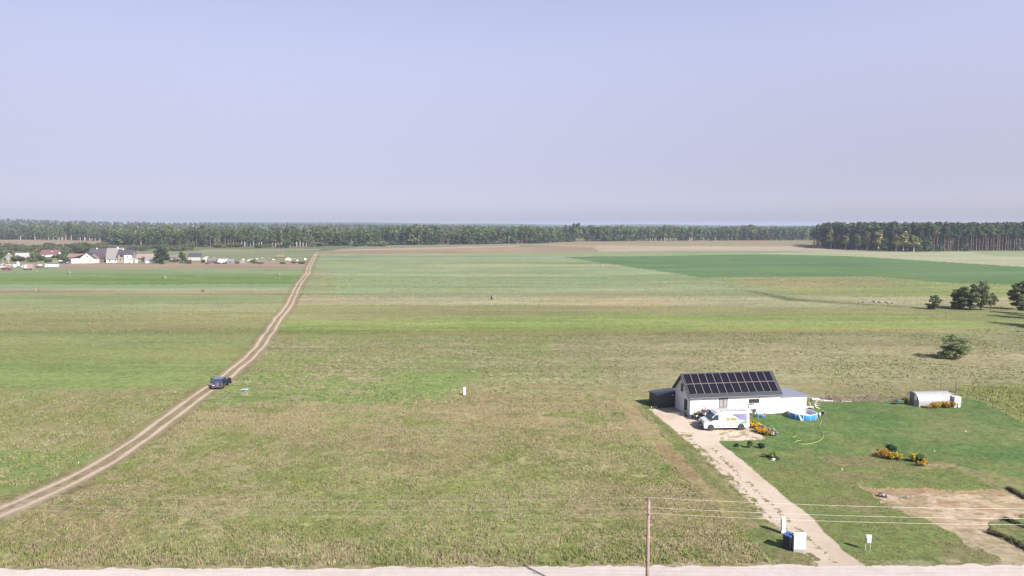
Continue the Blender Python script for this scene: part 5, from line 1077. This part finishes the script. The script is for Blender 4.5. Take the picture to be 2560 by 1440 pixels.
cabinet(G(1999, 1381), R(-4), .92, .38, 1.52, 'utility_cabinet', 'wide ivory utility cabinet with three doors by the mouth of the driveway', [(-.45, .0, .92, 1.34), (0, .45, .92, 1.34), (-.45, .45, .3, .91)], .24)
def bin_(p, rz, label, lid, bd, s_=1.0):
    t = thing('wheelie_bin', label, 'bin', (p.x, p.y, 0), rz); t.scale = (s_,) * 3
    MB().add([(-.22, -.24, .06), (.22, -.24, .06), (.22, .22, .06), (-.22, .22, .06), (-.29, -.34, 1.0), (.29, -.34, 1.0), (.29, .34, 1.0), (-.29, .34, 1.0)], [(0, 3, 2, 1), (4, 5, 6, 7), (0, 1, 5, 4), (1, 2, 6, 5), (2, 3, 7, 6), (3, 0, 4, 7)]).build('body', bd, t)
    MB().bbox(-.31, .31, -.38, .36, 1.003, 1.09, .03).build('lid', lid, t)
    for s in (-1, 1): MB().lathe([(0, -.03), (.1, -.03), (.1, .03), (0, .03)], 12, (s * .22, .24, .1), 'z').build('wheel', BLACK, t)
    MB().tube([(-.22, .38, .98), (.22, .38, .98)], .02, 6).build('handle', bd, t); return t
b1 = G(1999, 1381)
bin_(b1 + Vector((-.62, .55, 0)), R(-50), 'dark wheelie bin with a blue lid left of the wide ivory cabinet', M('blue_lid', (.025, .09, .25), .4), M('navy_plastic', (.02, .022, .05), .5), 1.12)
bin_(b1 + Vector((.38, .66, 0)), R(-6), 'green wheelie bin mostly hidden behind the wide ivory cabinet', M('green_lid', (.04, .12, .08), .5), M('green_bin', (.06, .16, .11), .5), 1.12)
mp = G(2169.5, 1376); t = thing('meter_box', 'small grey meter box with a white top standing on two legs in the lawn', 'meter box', (mp.x, mp.y, 0), 0)
for s in (-1, 1): MB().box(s * .19 - .02, s * .19 + .02, 0, .05, -.1, 1.0).build('leg', M('galvanised', (.42, .44, .42), .5, .3), t)
MB().bbox(-.15, .17, -.14, .04, .66, 1.0, .02).build('box', M('meter_grey', (.55, .57, .55), .5), t); MB().bbox(-.20, .20, -.12, .08, 1.02, 1.24, .02).build('top_box', WPLAS, t); MB().box(-.1, .12, -.155, -.142, .78, .82).build('box_seam', GREYP, t)
wp = G(1161.5, 989); t = cabinet(wp, R(2), .36, .25, 1.22, 'utility_post', 'white utility post standing alone at the far edge of the rough meadow', [(-.15, .15, .3, 1.0)], .12)
# utility pole and wires
pb = Vector((8.37, 41.0, 0)); PHT = 7.95
pole = thing('utility_pole', 'weathered wooden utility pole carrying three wires in the foreground', 'utility pole', tuple(pb), 0)
ptop = Zat(1622, 1249, 41.0); PHT = ptop.z; pole.location = (pb.x, pb.y, 0)
lean = ptop.x - pb.x
MB().tube([(0, 0, -.5), (lean * .5, 0, PHT * .5), (lean, 0, PHT)], [.14, .115, .092], 14).build('pole', M('weathered_pole', (.22, .165, .145), .9, var=.3, scale=4, bump=.5), pole, True)
ins = M('glazed_insulator', (.10, .06, .09), .25, coat=.5); IR = M('galvanised', None)
wires = []
for (u, v, yy, hook) in ((1620, 1243.5, 40.98, 'top'), (1614, 1268, 41.02, 'left'), (1621.5, 1283, 40.70, 'front')):
    P_ = Zat(u, v, yy); L_ = P_ - Vector((pb.x, pb.y, 0)); n = .045
    o = MB().lathe([(.02, -.17), (.05, -.16), (.055, -.1), (.035, -.08), (.045, -.03), (.03, 0), (0, .01)], 12, tuple(L_)).build('insulator', ins, pole, True)
    xh = lean * P_.z / PHT; hk = MB()
    hk.tube([tuple(L_ + Vector((0, 0, -.10))), tuple(L_ + Vector((0, 0, -.30))), (xh, -.02 if hook != 'front' else -.08, P_.z - .40)], .018, 6); hk.build('hook', IR, pole); wires.append(P_)
WIREM = M('aluminium_wire', (.34, .32, .30), .5, .4, var=.05)
ends = [((-80, 1236), (2560, 1268.5)), ((-80, 1261), (2560, 1292)), ((-80, 1279), (2560, 1312))]
desc = ['top wire of the three, from the tip of the pole', 'middle wire of the three, on the pole\'s left-hand insulator', 'lowest wire of the three, passing in front of the pole']
for i, P_ in enumerate(wires):
    mb = MB()
    for sgn, span, dy in ((-1, 46, .9), (1, 46, .0)):
        pts = []
        zend = P_.z + (.12 if sgn < 0 else -.20); sag = .42 if sgn < 0 else .62
        for k in range(25):
            q = k / 24; pts.append((P_.x + sgn * span * q, P_.y + dy * q, P_.z + (zend - P_.z) * q - 4 * sag * q * (1 - q)))
        mb.tube(pts, .0068, 5)
    tag(mb.build('power_line', WIREM), desc[i], 'wire', 'three wires on the utility pole')
# pool
pc = (G(1977.5, 1046) + G(2044, 1046)) / 2; PR = 1.74; pc = Vector((pc.x, pc.y + .62, 0))
pool = thing('frame_pool', 'round blue frame pool with a white liner on the lawn by the annex', 'pool', tuple(pc), 0)
n = 32
MB().lathe([(PR - .02, .0), (PR + .03, .06), (PR, .66), (PR - .02, .70)], n, caps=False).build('outer_wall', M('pool_blue', (.03, .22, .60), .35, var=.12, scale=2), pool, True)
mb = MB(); mb.lathe([(PR - .03, .69), (PR - .08, .15), (0, .13)], n, caps=False); mb.build('liner', M('pool_liner', (.50, .52, .66), .4, var=.03), pool, True)
mb = MB()
ring = [((PR - .02) * math.cos(2 * math.pi * k / n), (PR - .02) * math.sin(2 * math.pi * k / n), .72) for k in range(n + 1)]; mb.tube(ring, .04, 8, False); mb.build('top_rail', WPLAS, pool, True)
for k in range(12):
    a = 2 * math.pi * (k + .35) / 12; c_, s_ = math.cos(a), math.sin(a)
    MB().tube([((PR + .05) * c_, (PR + .05) * s_, 0), ((PR + .03) * c_, (PR + .03) * s_, .72)], .032, 6).build('leg', M('pale_steel', (.55, .6, .7), .4), pool)
mb = MB(); mb.add([(-.95, -PR + .22 - .0, .70), (-.9, -PR + .22, .70), (-.55, -PR - .25, .02), (-.85, -PR - .12, .02)], [(0, 1, 2, 3)])
slab([(-1.12, -1.42, .72), (-1.02, -1.46, .72), (-.60, -1.86, .03), (-.92, -1.72, .03)], .03, M('pale_steel', None), 'hanging_strap', pool, (-.5, -1, .3))
pump = G(2049, 1040); t = thing('pool_pump', 'small white and black pump at the right side of the blue pool', 'pump', (pump.x, pump.y, 0), .3); MB().lathe([(.14, 0), (.16, .25), (.13, .42), (0, .46)], 12).build('filter_body', WPLAS, t, True); MB().bbox(.12, .42, -.1, .1, .02, .22, .03).build('motor', BLACK, t)
def hose(pts, label, r=.028, rgb=(.28, .34, .10)):
    P3 = [G(u, v) for u, v in pts]; q = []
    for i in range(len(P3) - 1):
        p0 = P3[max(i - 1, 0)]; p1 = P3[i]; p2 = P3[i + 1]; p3 = P3[min(i + 2, len(P3) - 1)]
        for k in range(6):
            t_ = k / 6; v_ = .5 * ((2 * p1) + (-p0 + p2) * t_ + (2 * p0 - 5 * p1 + 4 * p2 - p3) * t_ * t_ + (-p0 + 3 * p1 - 3 * p2 + p3) * t_ ** 3); q.append((v_.x, v_.y, .035))
    q.append((P3[-1].x, P3[-1].y, .035)); return tag(MB().tube(q, r, 6).build('garden_hose', M('hose_%d' % int(rgb[0] * 100), rgb, .5, var=.05)), label, 'hose')
hose([(2047, 1043), (2053, 1053), (2049, 1065), (2053, 1077), (2058, 1088), (2056, 1096), (2046, 1104), (2024, 1110), (2003, 1111), (1992, 1109), (1986, 1107), (1993, 1103), (2004, 1101)], 'long yellow-green hose curving from the blue pool across the lawn', .030, (.27, .34, .10))
hose([(1955, 1078), (1962, 1081), (1975, 1083), (1986, 1085), (1991, 1088), (1987, 1092), (1981, 1094), (1985, 1096)], 'short pale hose lying on the lawn between the flower bed and long hose', .024, (.27, .30, .18))
# seats and toys by the pool
lp = G(2024, 1022); t = thing('sun_lounger', 'white sun lounger with a pink towel behind the blue pool', 'sun lounger', (lp.x, lp.y, 0), R(4))
MB().bbox(-.6, .45, -.28, .28, .26, .34, .03).build('seat', WPLAS, t); slab([(.05, -.25, .34), (.05, .25, .34), (-.18, .25, 1.0), (-.18, -.25, 1.0)], .05, M('pink_towel', (.62, .38, .34), .8), 'towel', t, (1, 0, .3))
for s in (-1, 1):
    for xx in (-.5, .4): MB().box(xx - .025, xx + .025, s * .24 - .025, s * .24 + .025, 0, .26).build('leg', WPLAS, t)
lp = G(2040, 1021); t = thing('folding_chair', 'white folding chair facing right beside the sun lounger', 'chair', (lp.x, lp.y, 0), R(4))
slab([(-.30, -.25, .45), (-.30, .25, .45), (-.10, .25, 1.15), (-.10, -.25, 1.15)], .06, WPLAS, 'backrest', t, (1, 0, -.3)); slab([(-.30, -.25, .45), (-.30, .25, .45), (.15, .25, .38), (.15, -.25, .38)], .05, WPLAS, 'seat', t, (0, 0, 1))
for s in (-1, 1): MB().tube([(-.3, s * .25, .45), (.25, s * .25, .03), (.45, s * .25, .03)], .025, 6).build('leg', WPLAS, t); MB().tube([(.0, s * .25, .75), (.3, s * .25, .75), (.3, s * .25, .05)], .018, 6).build('armrest', M('yellow_wood', (.5, .42, .2), .7), t)
lp = G(2020, 1032.5); t = thing('blue_tarpaulin', 'crumpled dark blue tarpaulin on the grass behind the pool', 'tarpaulin', (lp.x, lp.y + .3, 0), R(-12)); mb = MB()
for k in range(7): mb.rock((-1 + .33 * k, rr.uniform(-.15, .15), .06), .26, rr, .5)
mb.build('cover', M('deep_blue_tarp', (.03, .09, .30), .5, var=.2), t)
t = thing('dark_bucket', 'dark bucket standing on the lawn right of the pool', 'bucket', (*G(2057, 1035).xy, 0)); MB().lathe([(.13, 0), (.19, .3), (.17, .3), (.12, .04), (0, .04)], 14).build('pail', BLACK, t); MB().tube([(-.18, 0, .3), (-.1, 0, .44), (.1, 0, .44), (.18, 0, .3)], .012, 5).build('handle', GREYP, t); MB().box(.2, .3, -.1, .1, 0, .3).build('box', WOOD, t)
lp = G(1898, 1043); t = thing('kids_table', 'small blue children\'s table beside the wall of the white house', 'table', (lp.x, lp.y, 0), ang); MB().bbox(-.32, .32, -.25, .25, .42, .48, .02).build('tabletop', M('toy_blue', (.06, .25, .65), .4), t)
for sx_ in (-1, 1):
    for sy_ in (-1, 1): MB().box(sx_ * .26 - .03, sx_ * .26 + .03, sy_ * .2 - .03, sy_ * .2 + .03, 0, .42).build('leg', M('toy_blue', None), t)
lp = G(1909, 1044); t = thing('kids_chair', 'pink children\'s chair with blue legs at the blue table', 'chair', (lp.x, lp.y, 0), ang); MB().bbox(-.15, .15, -.15, .15, .30, .35, .02).build('seat', M('toy_pink', (.62, .10, .30), .4), t); MB().bbox(.12, .17, -.15, .15, .35, .66, .02).build('backrest', M('toy_pink', None), t)
for sx_ in (-1, 1):
    for sy_ in (-1, 1): MB().box(sx_ * .12 - .02, sx_ * .12 + .02, sy_ * .12 - .02, sy_ * .12 + .02, 0, .3).build('leg', M('toy_blue', None), t)
lp = G(1888, 1037); t = thing('small_stool', 'small grey stool against the wall left of the blue table', 'stool', (lp.x, lp.y, 0), ang); MB().bbox(-.16, .16, -.14, .14, .4, .45, .02).build('seat', FRAME, t); MB().bbox(-.16, .16, .10, .14, .45, .8, .02).build('backrest', FRAME, t)
for sx_ in (-1, 1): MB().box(sx_ * .13 - .02, sx_ * .13 + .02, -.1, .1, 0, .4).build('leg', FRAME, t)
lp = G(1952, 1037); t = thing('low_bench', 'low pale bench against the annex wall left of the pool', 'bench', (lp.x, lp.y, 0), ang); MB().bbox(-.5, .3, -.12, .12, .22, .28, .02).build('seat', WOOD, t)
for xx in (-.4, .2): MB().box(xx - .03, xx + .03, -.1, .1, 0, .22).build('leg', WOOD, t)
# potted plants against the house
def potted(p, label, h_, leaf, flower=None, pot=(.16, .20), name='potted_plant', n=90):
    t = thing(name, label, 'plant', (p.x, p.y, 0)); rng = np.random.default_rng(int(p.x * 100))
    MB().lathe([(pot[0] * .8, 0), (pot[0], pot[1]), (pot[0] * .85, pot[1]), (0, pot[1] * .85)], 12).build('pot', M('dark_pot', (.08, .07, .07), .7), t)
    V_, C_ = leaf_cloud(rng, [(0, 0, pot[1] + h_ * .55, h_ * .38, h_ * .38, h_ * .5)], n, .12, leaf); cloud_mesh('leaves', V_, C_, t)
    if flower: V_, C_ = leaf_cloud(rng, [(0, 0, pot[1] + h_ * .75, h_ * .36, h_ * .36, h_ * .35)], n // 2, .10, flower); cloud_mesh('blossoms', V_, C_, t)
    return t
potted(G(1714, 1041), 'leafy pot plant at the left front corner of the white house', .6, (.09, .13, .06), (.3, .2, .08)); potted(G(1731, 1046), 'short grey-green pot plant at the foot of the house corner', .3, (.12, .14, .12))
potted(G(1738, 1045), 'yellow-green pot plant, third along the house wall', .6, (.16, .2, .06)); potted(G(1745, 1045), 'tall yellowish pot plant left of the orange flowers', .75, (.2, .22, .08), (.5, .42, .15))
potted(G(1752, 1047), 'orange-red flowers in a pot left of the dark hatchback', .6, (.10, .10, .04), (.55, .14, .05)); potted(G(1758, 1043), 'dark red climbing plant above the orange flowers', 1.0, (.10, .04, .05), (.3, .05, .06))
potted(G(1877, 1037), 'tall dark plant with a bare stem behind the van\'s rear end', 1.45, (.05, .035, .03), (.12, .08, .04), n=70)
t = thing('timber_planks', 'small stack of pale planks and sheets lying by the house door', 'planks', (*G(1699, 1035).xy, 0), R(-45))
for k in range(6): MB().box(-.9 + .05 * k, .8 + .06 * k, -.35 + .13 * k, -.25 + .13 * k, .02 + .03 * (k % 3), .07 + .03 * (k % 3)).build('plank', M('pale_plank', (.55, .56, .58), .7, var=.15), t)
t = thing('garden_hand_tools', 'scattered white pots at the foot of the black shed', 'pots', (*G(1636, 1019).xy, 0)); mb = MB()
for k in range(4): mb.lathe([(.06, 0), (.09, .14), (0, .14)], 8, (-.4 + .25 * k, .1 * (k % 2), 0))
mb.build('pots', WPLAS, t)
# boards behind the annex
t = thing('white_sheets', 'crumpled white sheeting over boards behind the right end of the house', 'sheeting', (*G(2052, 1003).xy, 0), R(-6)); mb = MB()
for k in range(9): mb.rock((-.95 + .3 * k, .55 - .09 * k + rr.uniform(-.1, .1), .1), .17, rr, .5)
for k in range(4): mb.rock((-.9 + .26 * k, .85, .12), .2, rr, .6)
mb.build('sheeting', WPLAS, t); MB().box(-1.2, .9, -.25, -.05, .0, .10).build('board', WOOD, t)
t = thing('wooden_board', 'single pale board lying at the near edge of the vegetable beds', 'board', (*G(2117, 1004).xy, 0), R(-3)); MB().bbox(-.8, .7, -.1, .1, .0, .10, .02).build('board', M('pale_board', (.3, .28, .24), .8), t); MB().box(-.85, -.8, -.12, .12, 0, .17).build('end_cap', FRAME, t)
pile('firewood_heap', 'small pinkish heap just behind the right corner of the annex', G(2023, 996), 7, .7, .25, M('pinkish_scrap', None))
# greenhouse
g0 = G(2297.5, 1018.5); g1 = G(2384, 1017); GL = (g1 - g0).length; ga = math.atan2(g1.y - g0.y, g1.x - g0.x); GW = 3.0; GH = 1.85
gh = thing('greenhouse', 'arched polycarbonate greenhouse at the back of the lawn', 'greenhouse', (g0.x, g0.y, 0), ga)
POLY = bpy.data.materials.new('polycarbonate'); POLY.use_nodes = True; b_ = POLY.node_tree.nodes['Principled BSDF']
b_.inputs['Base Color'].default_value = (.52, .53, .57, 1); b_.inputs['Roughness'].default_value = .25; b_.inputs['Alpha'].default_value = .5; b_.inputs['Specular IOR Level'].default_value = .9
arc = []
for k in range(17):
    a = math.pi * k / 16; arc.append((GW / 2 - GW / 2 * math.cos(a) * 1, .55 + (GH - .55) * math.sin(a)))
full = [(0, 0)] + arc + [(GW, 0)]
def arch(x0, x1, inset=0):
    c_ = [(GW / 2 + (y_ - GW / 2) * (1 - inset), z_ * (1 - inset)) for y_, z_ in full]; vs = [(x0, y_, z_) for y_, z_ in c_] + [(x1, y_, z_) for y_, z_ in c_]; n = len(c_)
    return vs, [(i, i + 1, n + i + 1, n + i) for i in range(n - 1)]
vs, fs = arch(0, GL); MB().add(vs, fs).build('cover', POLY, gh, True)
for xx, nm in ((.01, 'front_end'), (GL - .01, 'back_end')):
    c_ = [(xx, y_, z_) for y_, z_ in full]; MB().add(c_, [tuple(range(len(c_)))]).build(nm, POLY, gh)
for k in range(6):
    xx = GL * k / 5; MB().tube([(xx, GW / 2 + (y_ - GW / 2) * 1.005, z_ * 1.005) for y_, z_ in full], .022, 5).build('rib', M('pale_steel', None), gh)
MB().box(-.02, GL + .02, -.03, .02, 0, .1).build('base_rail', GREYP, gh)
dr = MB().box(-.05, -.01, 1.05, 1.95, .05, 1.75).build('door', M('door_film', (.16, .17, .18), .3), gh); MB().box(-.07, -.052, 1.0, 1.06, .05, 1.8).build('door_frame', WOOD, dr); MB().box(-.07, -.052, 1.94, 2.0, .05, 1.8).build('door_frame', WOOD, dr)
V_, C_ = leaf_cloud(np.random.default_rng(4), [(1 + .9 * k, GW / 2, .6, .5, 1.0, .45) for k in range(4)], 300, .25, GRN['broad']); cloud_mesh('inside_plants', V_, C_, gh)
# IBC tank on blocks
ip = G(2394, 1019); t = thing('water_container', 'white caged water container on white blocks at the right end of the greenhouse', 'tank', (ip.x, ip.y, 0), ga)
MB().bbox(-.48, .48, .02, .98, .55, 1.5, .06).build('tank', WPLAS, t); cg = MB()
for k in range(6):
    q = -.5 + .2 * k; cg.box(q - .012, q + .012, -.01, .01, .5, 1.52); cg.box(-.52, -.50, q + .5 - .012, q + .5 + .012, .5, 1.52)
for k in range(6): z_ = .55 + .18 * k; cg.box(-.51, .51, -.012, .008, z_, z_ + .022); cg.box(-.525, -.505, 0, 1.0, z_, z_ + .022)
cg.build('cage', M('cage_rose', (.45, .40, .40), .5, .3), t)
for k in (-.30, .27): MB().bbox(k - .17, k + .17, .05, .9, 0, .5, .03).build('block', WPLAS, t)
MB().lathe([(0, 1.5), (.12, 1.5), (.12, 1.56), (0, 1.56)], 12, (0, .5, 0)).build('cap', FRAME, t)
t = thing('wheelbarrow', 'wheelbarrow parked by the yellow bush left of the greenhouse', 'wheelbarrow', (*G(2249, 1011).xy, 0), R(8)); MB().add([(-.35, -.25, .3), (.25, -.25, .3), (.25, .25, .3), (-.35, .25, .3), (-.5, -.33, .6), (.45, -.33, .6), (.45, .33, .6), (-.5, .33, .6)], [(0, 3, 2, 1), (0, 1, 5, 4), (1, 2, 6, 5), (2, 3, 7, 6), (3, 0, 4, 7), (4, 5, 6, 7)]).build('tray', M('green_tray', (.06, .13, .11), .5), t)
MB().lathe([(0, -.05), (.18, -.05), (.18, .05), (0, .05)], 12, (.62, 0, .18), 'y').build('wheel', BLACK, t)
for s in (-1, 1): MB().tube([(.62, s * .06, .18), (-.2, s * .25, .32), (-.95, s * .28, .55)], .02, 6).build('handle', M('orange_boards', None), t)
# fence: posts on two sides with wire between
def fence(pts, label, hts=1.55):
    t = thing('wire_fence', label, 'fence', (pts[0].x, pts[0].y, 0)); o0 = Vector((pts[0].x, pts[0].y, 0))
    for p in pts: q = p - o0; MB().tube([(q.x, q.y, -.2), (q.x, q.y, hts)], .028, 6).build('post', M('fence_green', (.045, .07, .05), .6), t)
    mb = MB()
    for a, b in zip(pts[:-1], pts[1:]):
        a = a - o0; b = b - o0
        for k in range(7): z_ = .1 + k * .23; mb.tube([(a.x, a.y, z_), (b.x, b.y, z_)], .0022, 3, False)
        m_ = int((b - a).length / .3)
        for k in range(1, m_): q = a.lerp(b, k / m_); mb.tube([(q.x, q.y, .1), (q.x, q.y, 1.48)], .0018, 3, False)
    mb.build('wire_mesh', M('fence_wire', (.08, .11, .08), .6), t); return t
fb = [G(2351, 976), G(2388, 988)]
fence([G(2351, 975), G(2390, 977.5), G(2430, 979), G(2469, 981), G(2507, 984), G(2545, 985), G(2590, 986), G(2640, 987)], 'thin dark fence posts in a row behind the greenhouse')
fence([G(2388, 987), G(2416.5, 1004), G(2447, 1014.5), G(2480.5, 1025), G(2514.5, 1038.5), G(2551, 1053), G(2594, 1070), G(2640, 1090)], 'line of dark fence posts stepping down the right edge of the lawn')
# flower beds and shrubs
def flower_bush(p, w_, h_, leaf, petal, label, seed, name='flower_bush', extra=None, group=None, dens=1.0, dp=.7):
    rng = np.random.default_rng(seed); t = thing(name, label, 'flowers', (p.x, p.y, 0), 0, group); B = [(rng.uniform(-.4, .4) * w_, rng.uniform(-.3, .3) * w_ * dp, h_ * rng.uniform(.35, .6), w_ * .2, w_ * .2 * dp, h_ * .35) for _ in range(8)]
    V_, C_ = leaf_cloud(rng, B, int(260 * dens), .13, leaf); cloud_mesh('foliage', V_, C_, t)
    B2 = [(a, b, c + h_ * .10, d, e, f) for a, b, c, d, e, f in B]; V_, C_ = leaf_cloud(rng, B2, int(330 * dens), .10, petal, up=.8); cloud_mesh('blossoms', V_, C_, t)
    MB().tube([(0, 0, -.05), (.02, 0, h_ * .5)], .03, 5).build('stem', M('green_stem', (.08, .12, .04), .8), t); return t
YEL, ORA, GOLD, RUST, WHT = (.75, .53, .04), (.66, .30, .03), (.70, .43, .04), (.45, .20, .04), (.6, .6, .56)
LG = (.10, .14, .04)
bed = [(1876, 1061, 1.3, .6, GOLD, 'yellow flower clump next to the van\'s rear bumper'), (1884, 1067, 1.5, .6, YEL, 'bright yellow clump, second in the bed by the van'), (1892, 1071, 1.4, .6, GOLD, 'golden clump in the middle of the bed by the van'), (1897, 1079, 1.5, .65, ORA, 'orange clump below the golden one by the van'), (1908, 1083, 1.6, .65, ORA, 'wide deep orange clump in the bed by the van'), (1919, 1087, 1.4, .6, RUST, 'rust-orange clump at the lower end of the bed by the van')]
for i, (u, v, w_, h_, c_, lb) in enumerate(bed): flower_bush(G(u, v), w_, h_, LG, c_, lb, 300 + i)
for i, (u, v, w_, h_, lb) in enumerate(((1919, 1079, .9, .5, 'white flower clump behind the orange ones'), (1929, 1083, .9, .6, 'white flower clump between the orange bed and the lawn'), (1937, 1090, .8, .6, 'lowest white flower clump at the right end of the bed'), (1905, 1073, .7, .6, 'silvery plant between the yellow and white flowers'))):
    flower_bush(G(u, v), w_, h_, (.16, .18, .14), WHT if i < 3 else (.4, .42, .38), lb, 320 + i, dens=.45)
flower_bush(G(2217, 1146), 1.7, .95, LG, ORA, 'orange flower bush at the left of the two round beds', 331); flower_bush(G(2236, 1149), 1.35, .8, (.13, .16, .05), YEL, 'yellow-orange flower bush right of it in the same round bed', 332, dens=1.3); flower_bush(G(2208, 1140), 1.2, .8, LG, RUST, 'rusty flower bush at the far left of the round beds', 333)
flower_bush(G(2286, 1155), 1.15, .95, LG, GOLD, 'golden flower bush at the upper left of the second round bed', 334); flower_bush(G(2311, 1161), 1.0, .7, LG, ORA, 'small orange flower ball at the right end of the round beds', 335, dens=.7); flower_bush(G(2303, 1165), .9, .6, LG, GOLD, 'small golden flower ball at the lower end of the round beds', 336, dens=.6)
def green_bush(p, w_, h_, c_, label, seed, name='shrub', n=420, ls=.16):
    rng = np.random.default_rng(seed); t = thing(name, label, 'shrub', (p.x, p.y, 0)); B = [(rng.uniform(-.3, .3) * w_, rng.uniform(-.3, .3) * w_, h_ * rng.uniform(.3, .75), w_ * .24, w_ * .24, h_ * .24) for _ in range(7)]
    V_, C_ = leaf_cloud(rng, B, n, ls, c_); cloud_mesh('foliage', V_, C_, t); st = MB()
    for k in range(4): st.tube([(0, 0, -.05), (math.cos(k * 1.6) * w_ * .25, math.sin(k * 1.6) * w_ * .25, h_ * .6)], .02, 5)
    st.build('stems', M('dark_bark', None), t); return t
green_bush(G(2225, 1132), 1.2, 1.1, (.04, .10, .04), 'tall dark green shrub behind the orange round bed', 341); green_bush(G(2300, 1156), 1.0, .9, (.06, .14, .04), 'green shrub in the middle of the second round bed', 342)
green_bush(G(1841, 1116), .55, .4, (.035, .055, .035), 'smallest dark shrub near the driveway bend', 343, n=150); green_bush(G(1874, 1120), .65, .85, (.10, .13, .05), 'upright green shrub between the two dark shrubs on the lawn', 344, n=220)
green_bush(G(1904, 1121), .85, .6, (.035, .06, .04), 'larger dark shrub right of the upright green one', 345, n=260); green_bush(G(1934, 1145), 1.05, .85, (.20, .27, .06), 'bright yellow-green shrub ringed by black soil on the lawn', 346, n=380, ls=.18)
green_bush(G(1909, 1143), .35, .35, (.12, .14, .06), 'tiny thin shrub left of the yellow-green shrub', 347, n=60)
t = thing('soil_ring', 'ring of black soil round the yellow-green shrub', 'soil', (*G(1934, 1146).xy, 0)); mb = MB()
for k in range(12): a = k * .524; mb.rock((math.cos(a) * .5, math.sin(a) * .55, .02), .2, rr, .45)
mb.build('soil', M('black_soil', (.02, .018, .02), .95), t)
tag(MB().rock((0, 0, .08), .22, rr, .6).build('white_stone', WPLAS), 'large white stone in front of the yellow-green shrub', 'stone').location = (*G(1933, 1150).xy, 0)
for u, v, c_, lb in ((2105, 1175, WPLAS, 'small white stone alone on the lower lawn'), (2414, 1080, M('pinkish_ball', (.6, .42, .4), .6), 'small pinkish ball on the upper lawn'), (2335, 1129, M('pale_green_plastic', None), 'small pale scrap above the round flower beds')):
    tag(MB().rock((0, 0, .06), .10, rr, .8).build('lawn_litter', c_), lb, 'litter').location = (*G(u, v).xy, 0)
flower_bush(G(2264, 1008), 1.5, .95, LG, YEL, 'yellow flower bush at the left corner of the greenhouse', 351); flower_bush(G(2352, 1020), 2.9, 1.0, LG, GOLD, 'large golden flower bush in front of the greenhouse, right half', 352, dens=1.8, dp=.35); flower_bush(G(2372, 1020), 1.6, .9, LG, ORA, 'orange flower bush in front of the greenhouse near the tank', 353, dp=.5)
flower_bush(G(2312, 1019.5), 1.4, .35, LG, GOLD, 'low golden flowers at the left foot of the greenhouse', 354, dens=.6, dp=.4); flower_bush(G(2322, 1020), .8, .4, LG, ORA, 'low orange flowers beside the low golden ones', 355, dens=.4, dp=.5)
# stakes, soil banks and debris by the sand patch
t = G(2152, 1214); tag(MB().tube([(0, 0, -.1), (.02, 0, .75)], .018, 6).build('marker_stake', M('galvanised', None)), 'thin grey stake at the left corner of the sand patch', 'stake').location = (t.x, t.y, 0)
t = thing('rubble_pile', 'small pile of grey slabs and black pipe on the sand patch', 'rubble', (*G(2207, 1241).xy, 0), R(-10))
for k in range(4): q = MB().bbox(-.22, .22, -.15, .15, 0, .09, .01).build('slab', M('light_concrete', None), t); q.location = (-.1 + .16 * k, .1 - .07 * k, .05 + .05 * (k % 2)); q.rotation_euler = (.2 * (k % 2), .15, .5 * k)
MB().tube([(-.35, 0, .1), (-.2, .2, .22), (.1, .15, .2)], .07, 8).build('pipe', BLACK, t)
pile('rubble_pile', 'smaller pale rubble right of the grey slabs', G(2266, 1243), 4, .35, .12, M('light_concrete', None), 'rubble')
def bank(pts, label):
    t = thing('turf_bank', label, 'bank', (*G(*pts[0]).xy, 0)); o0 = G(*pts[0]); mb = MB(); n = 40
    P3 = [G(*q) - o0 for q in pts]
    for k in range(n):
        s_ = k / (n - 1) * (len(P3) - 1); i = min(int(s_), len(P3) - 2); q = P3[i].lerp(P3[i + 1], s_ - i); mb.rock((q.x + rr.uniform(-.06, .06), q.y + rr.uniform(-.1, .1), .02), rr.uniform(.12, .2), rr, .8)
    mb.build('soil', M('dark_turf_soil', (.055, .05, .03), .95, var=.4), t)
    ex = np.array([[q.x, q.y, .15, .3, .3, .14] for q in [P3[i].lerp(P3[i + 1], f_) for i in range(len(P3) - 1) for f_ in (0, .125, .25, .375, .5, .625, .75, .875)]])
    V_, C_ = leaf_cloud(np.random.default_rng(len(label)), ex, 520, .10, (.09, .09, .04)); cloud_mesh('grass_edge', V_, C_, t); return t
bank([(2522, 1222), (2540, 1232), (2562, 1245), (2600, 1262)], 'dark turf bank at the upper right corner of the sand patch'); bank([(2514, 1299), (2535, 1308), (2562, 1318), (2610, 1335)], 'dark turf bank in the middle right, cut by the view\'s edge')
bank([(2474, 1331), (2500, 1340), (2530, 1352), (2562, 1370), (2600, 1392)], 'long dark turf bank at the lower right of the sand patch')

# ------------------------------------------------------------------ haze: one even box of air round everything
hb = MB().box(-9500, 9500, -200, 9300, -8, 56); hm = bpy.data.materials.new('haze_air'); hm.use_nodes = True
hn = hm.node_tree; hn.nodes.remove(hn.nodes['Principled BSDF']); pv = hn.nodes.new('ShaderNodeVolumePrincipled')
pv.inputs['Density'].default_value = HAZE; pv.inputs['Color'].default_value = (.56, .66, .82, 1); pv.inputs['Anisotropy'].default_value = 0.0
hn.links.new(pv.outputs[0], hn.nodes['Material Output'].inputs['Volume'])
tag(hb.build('haze', hm), 'thin pale haze over the whole plain', None, None, 'stuff')
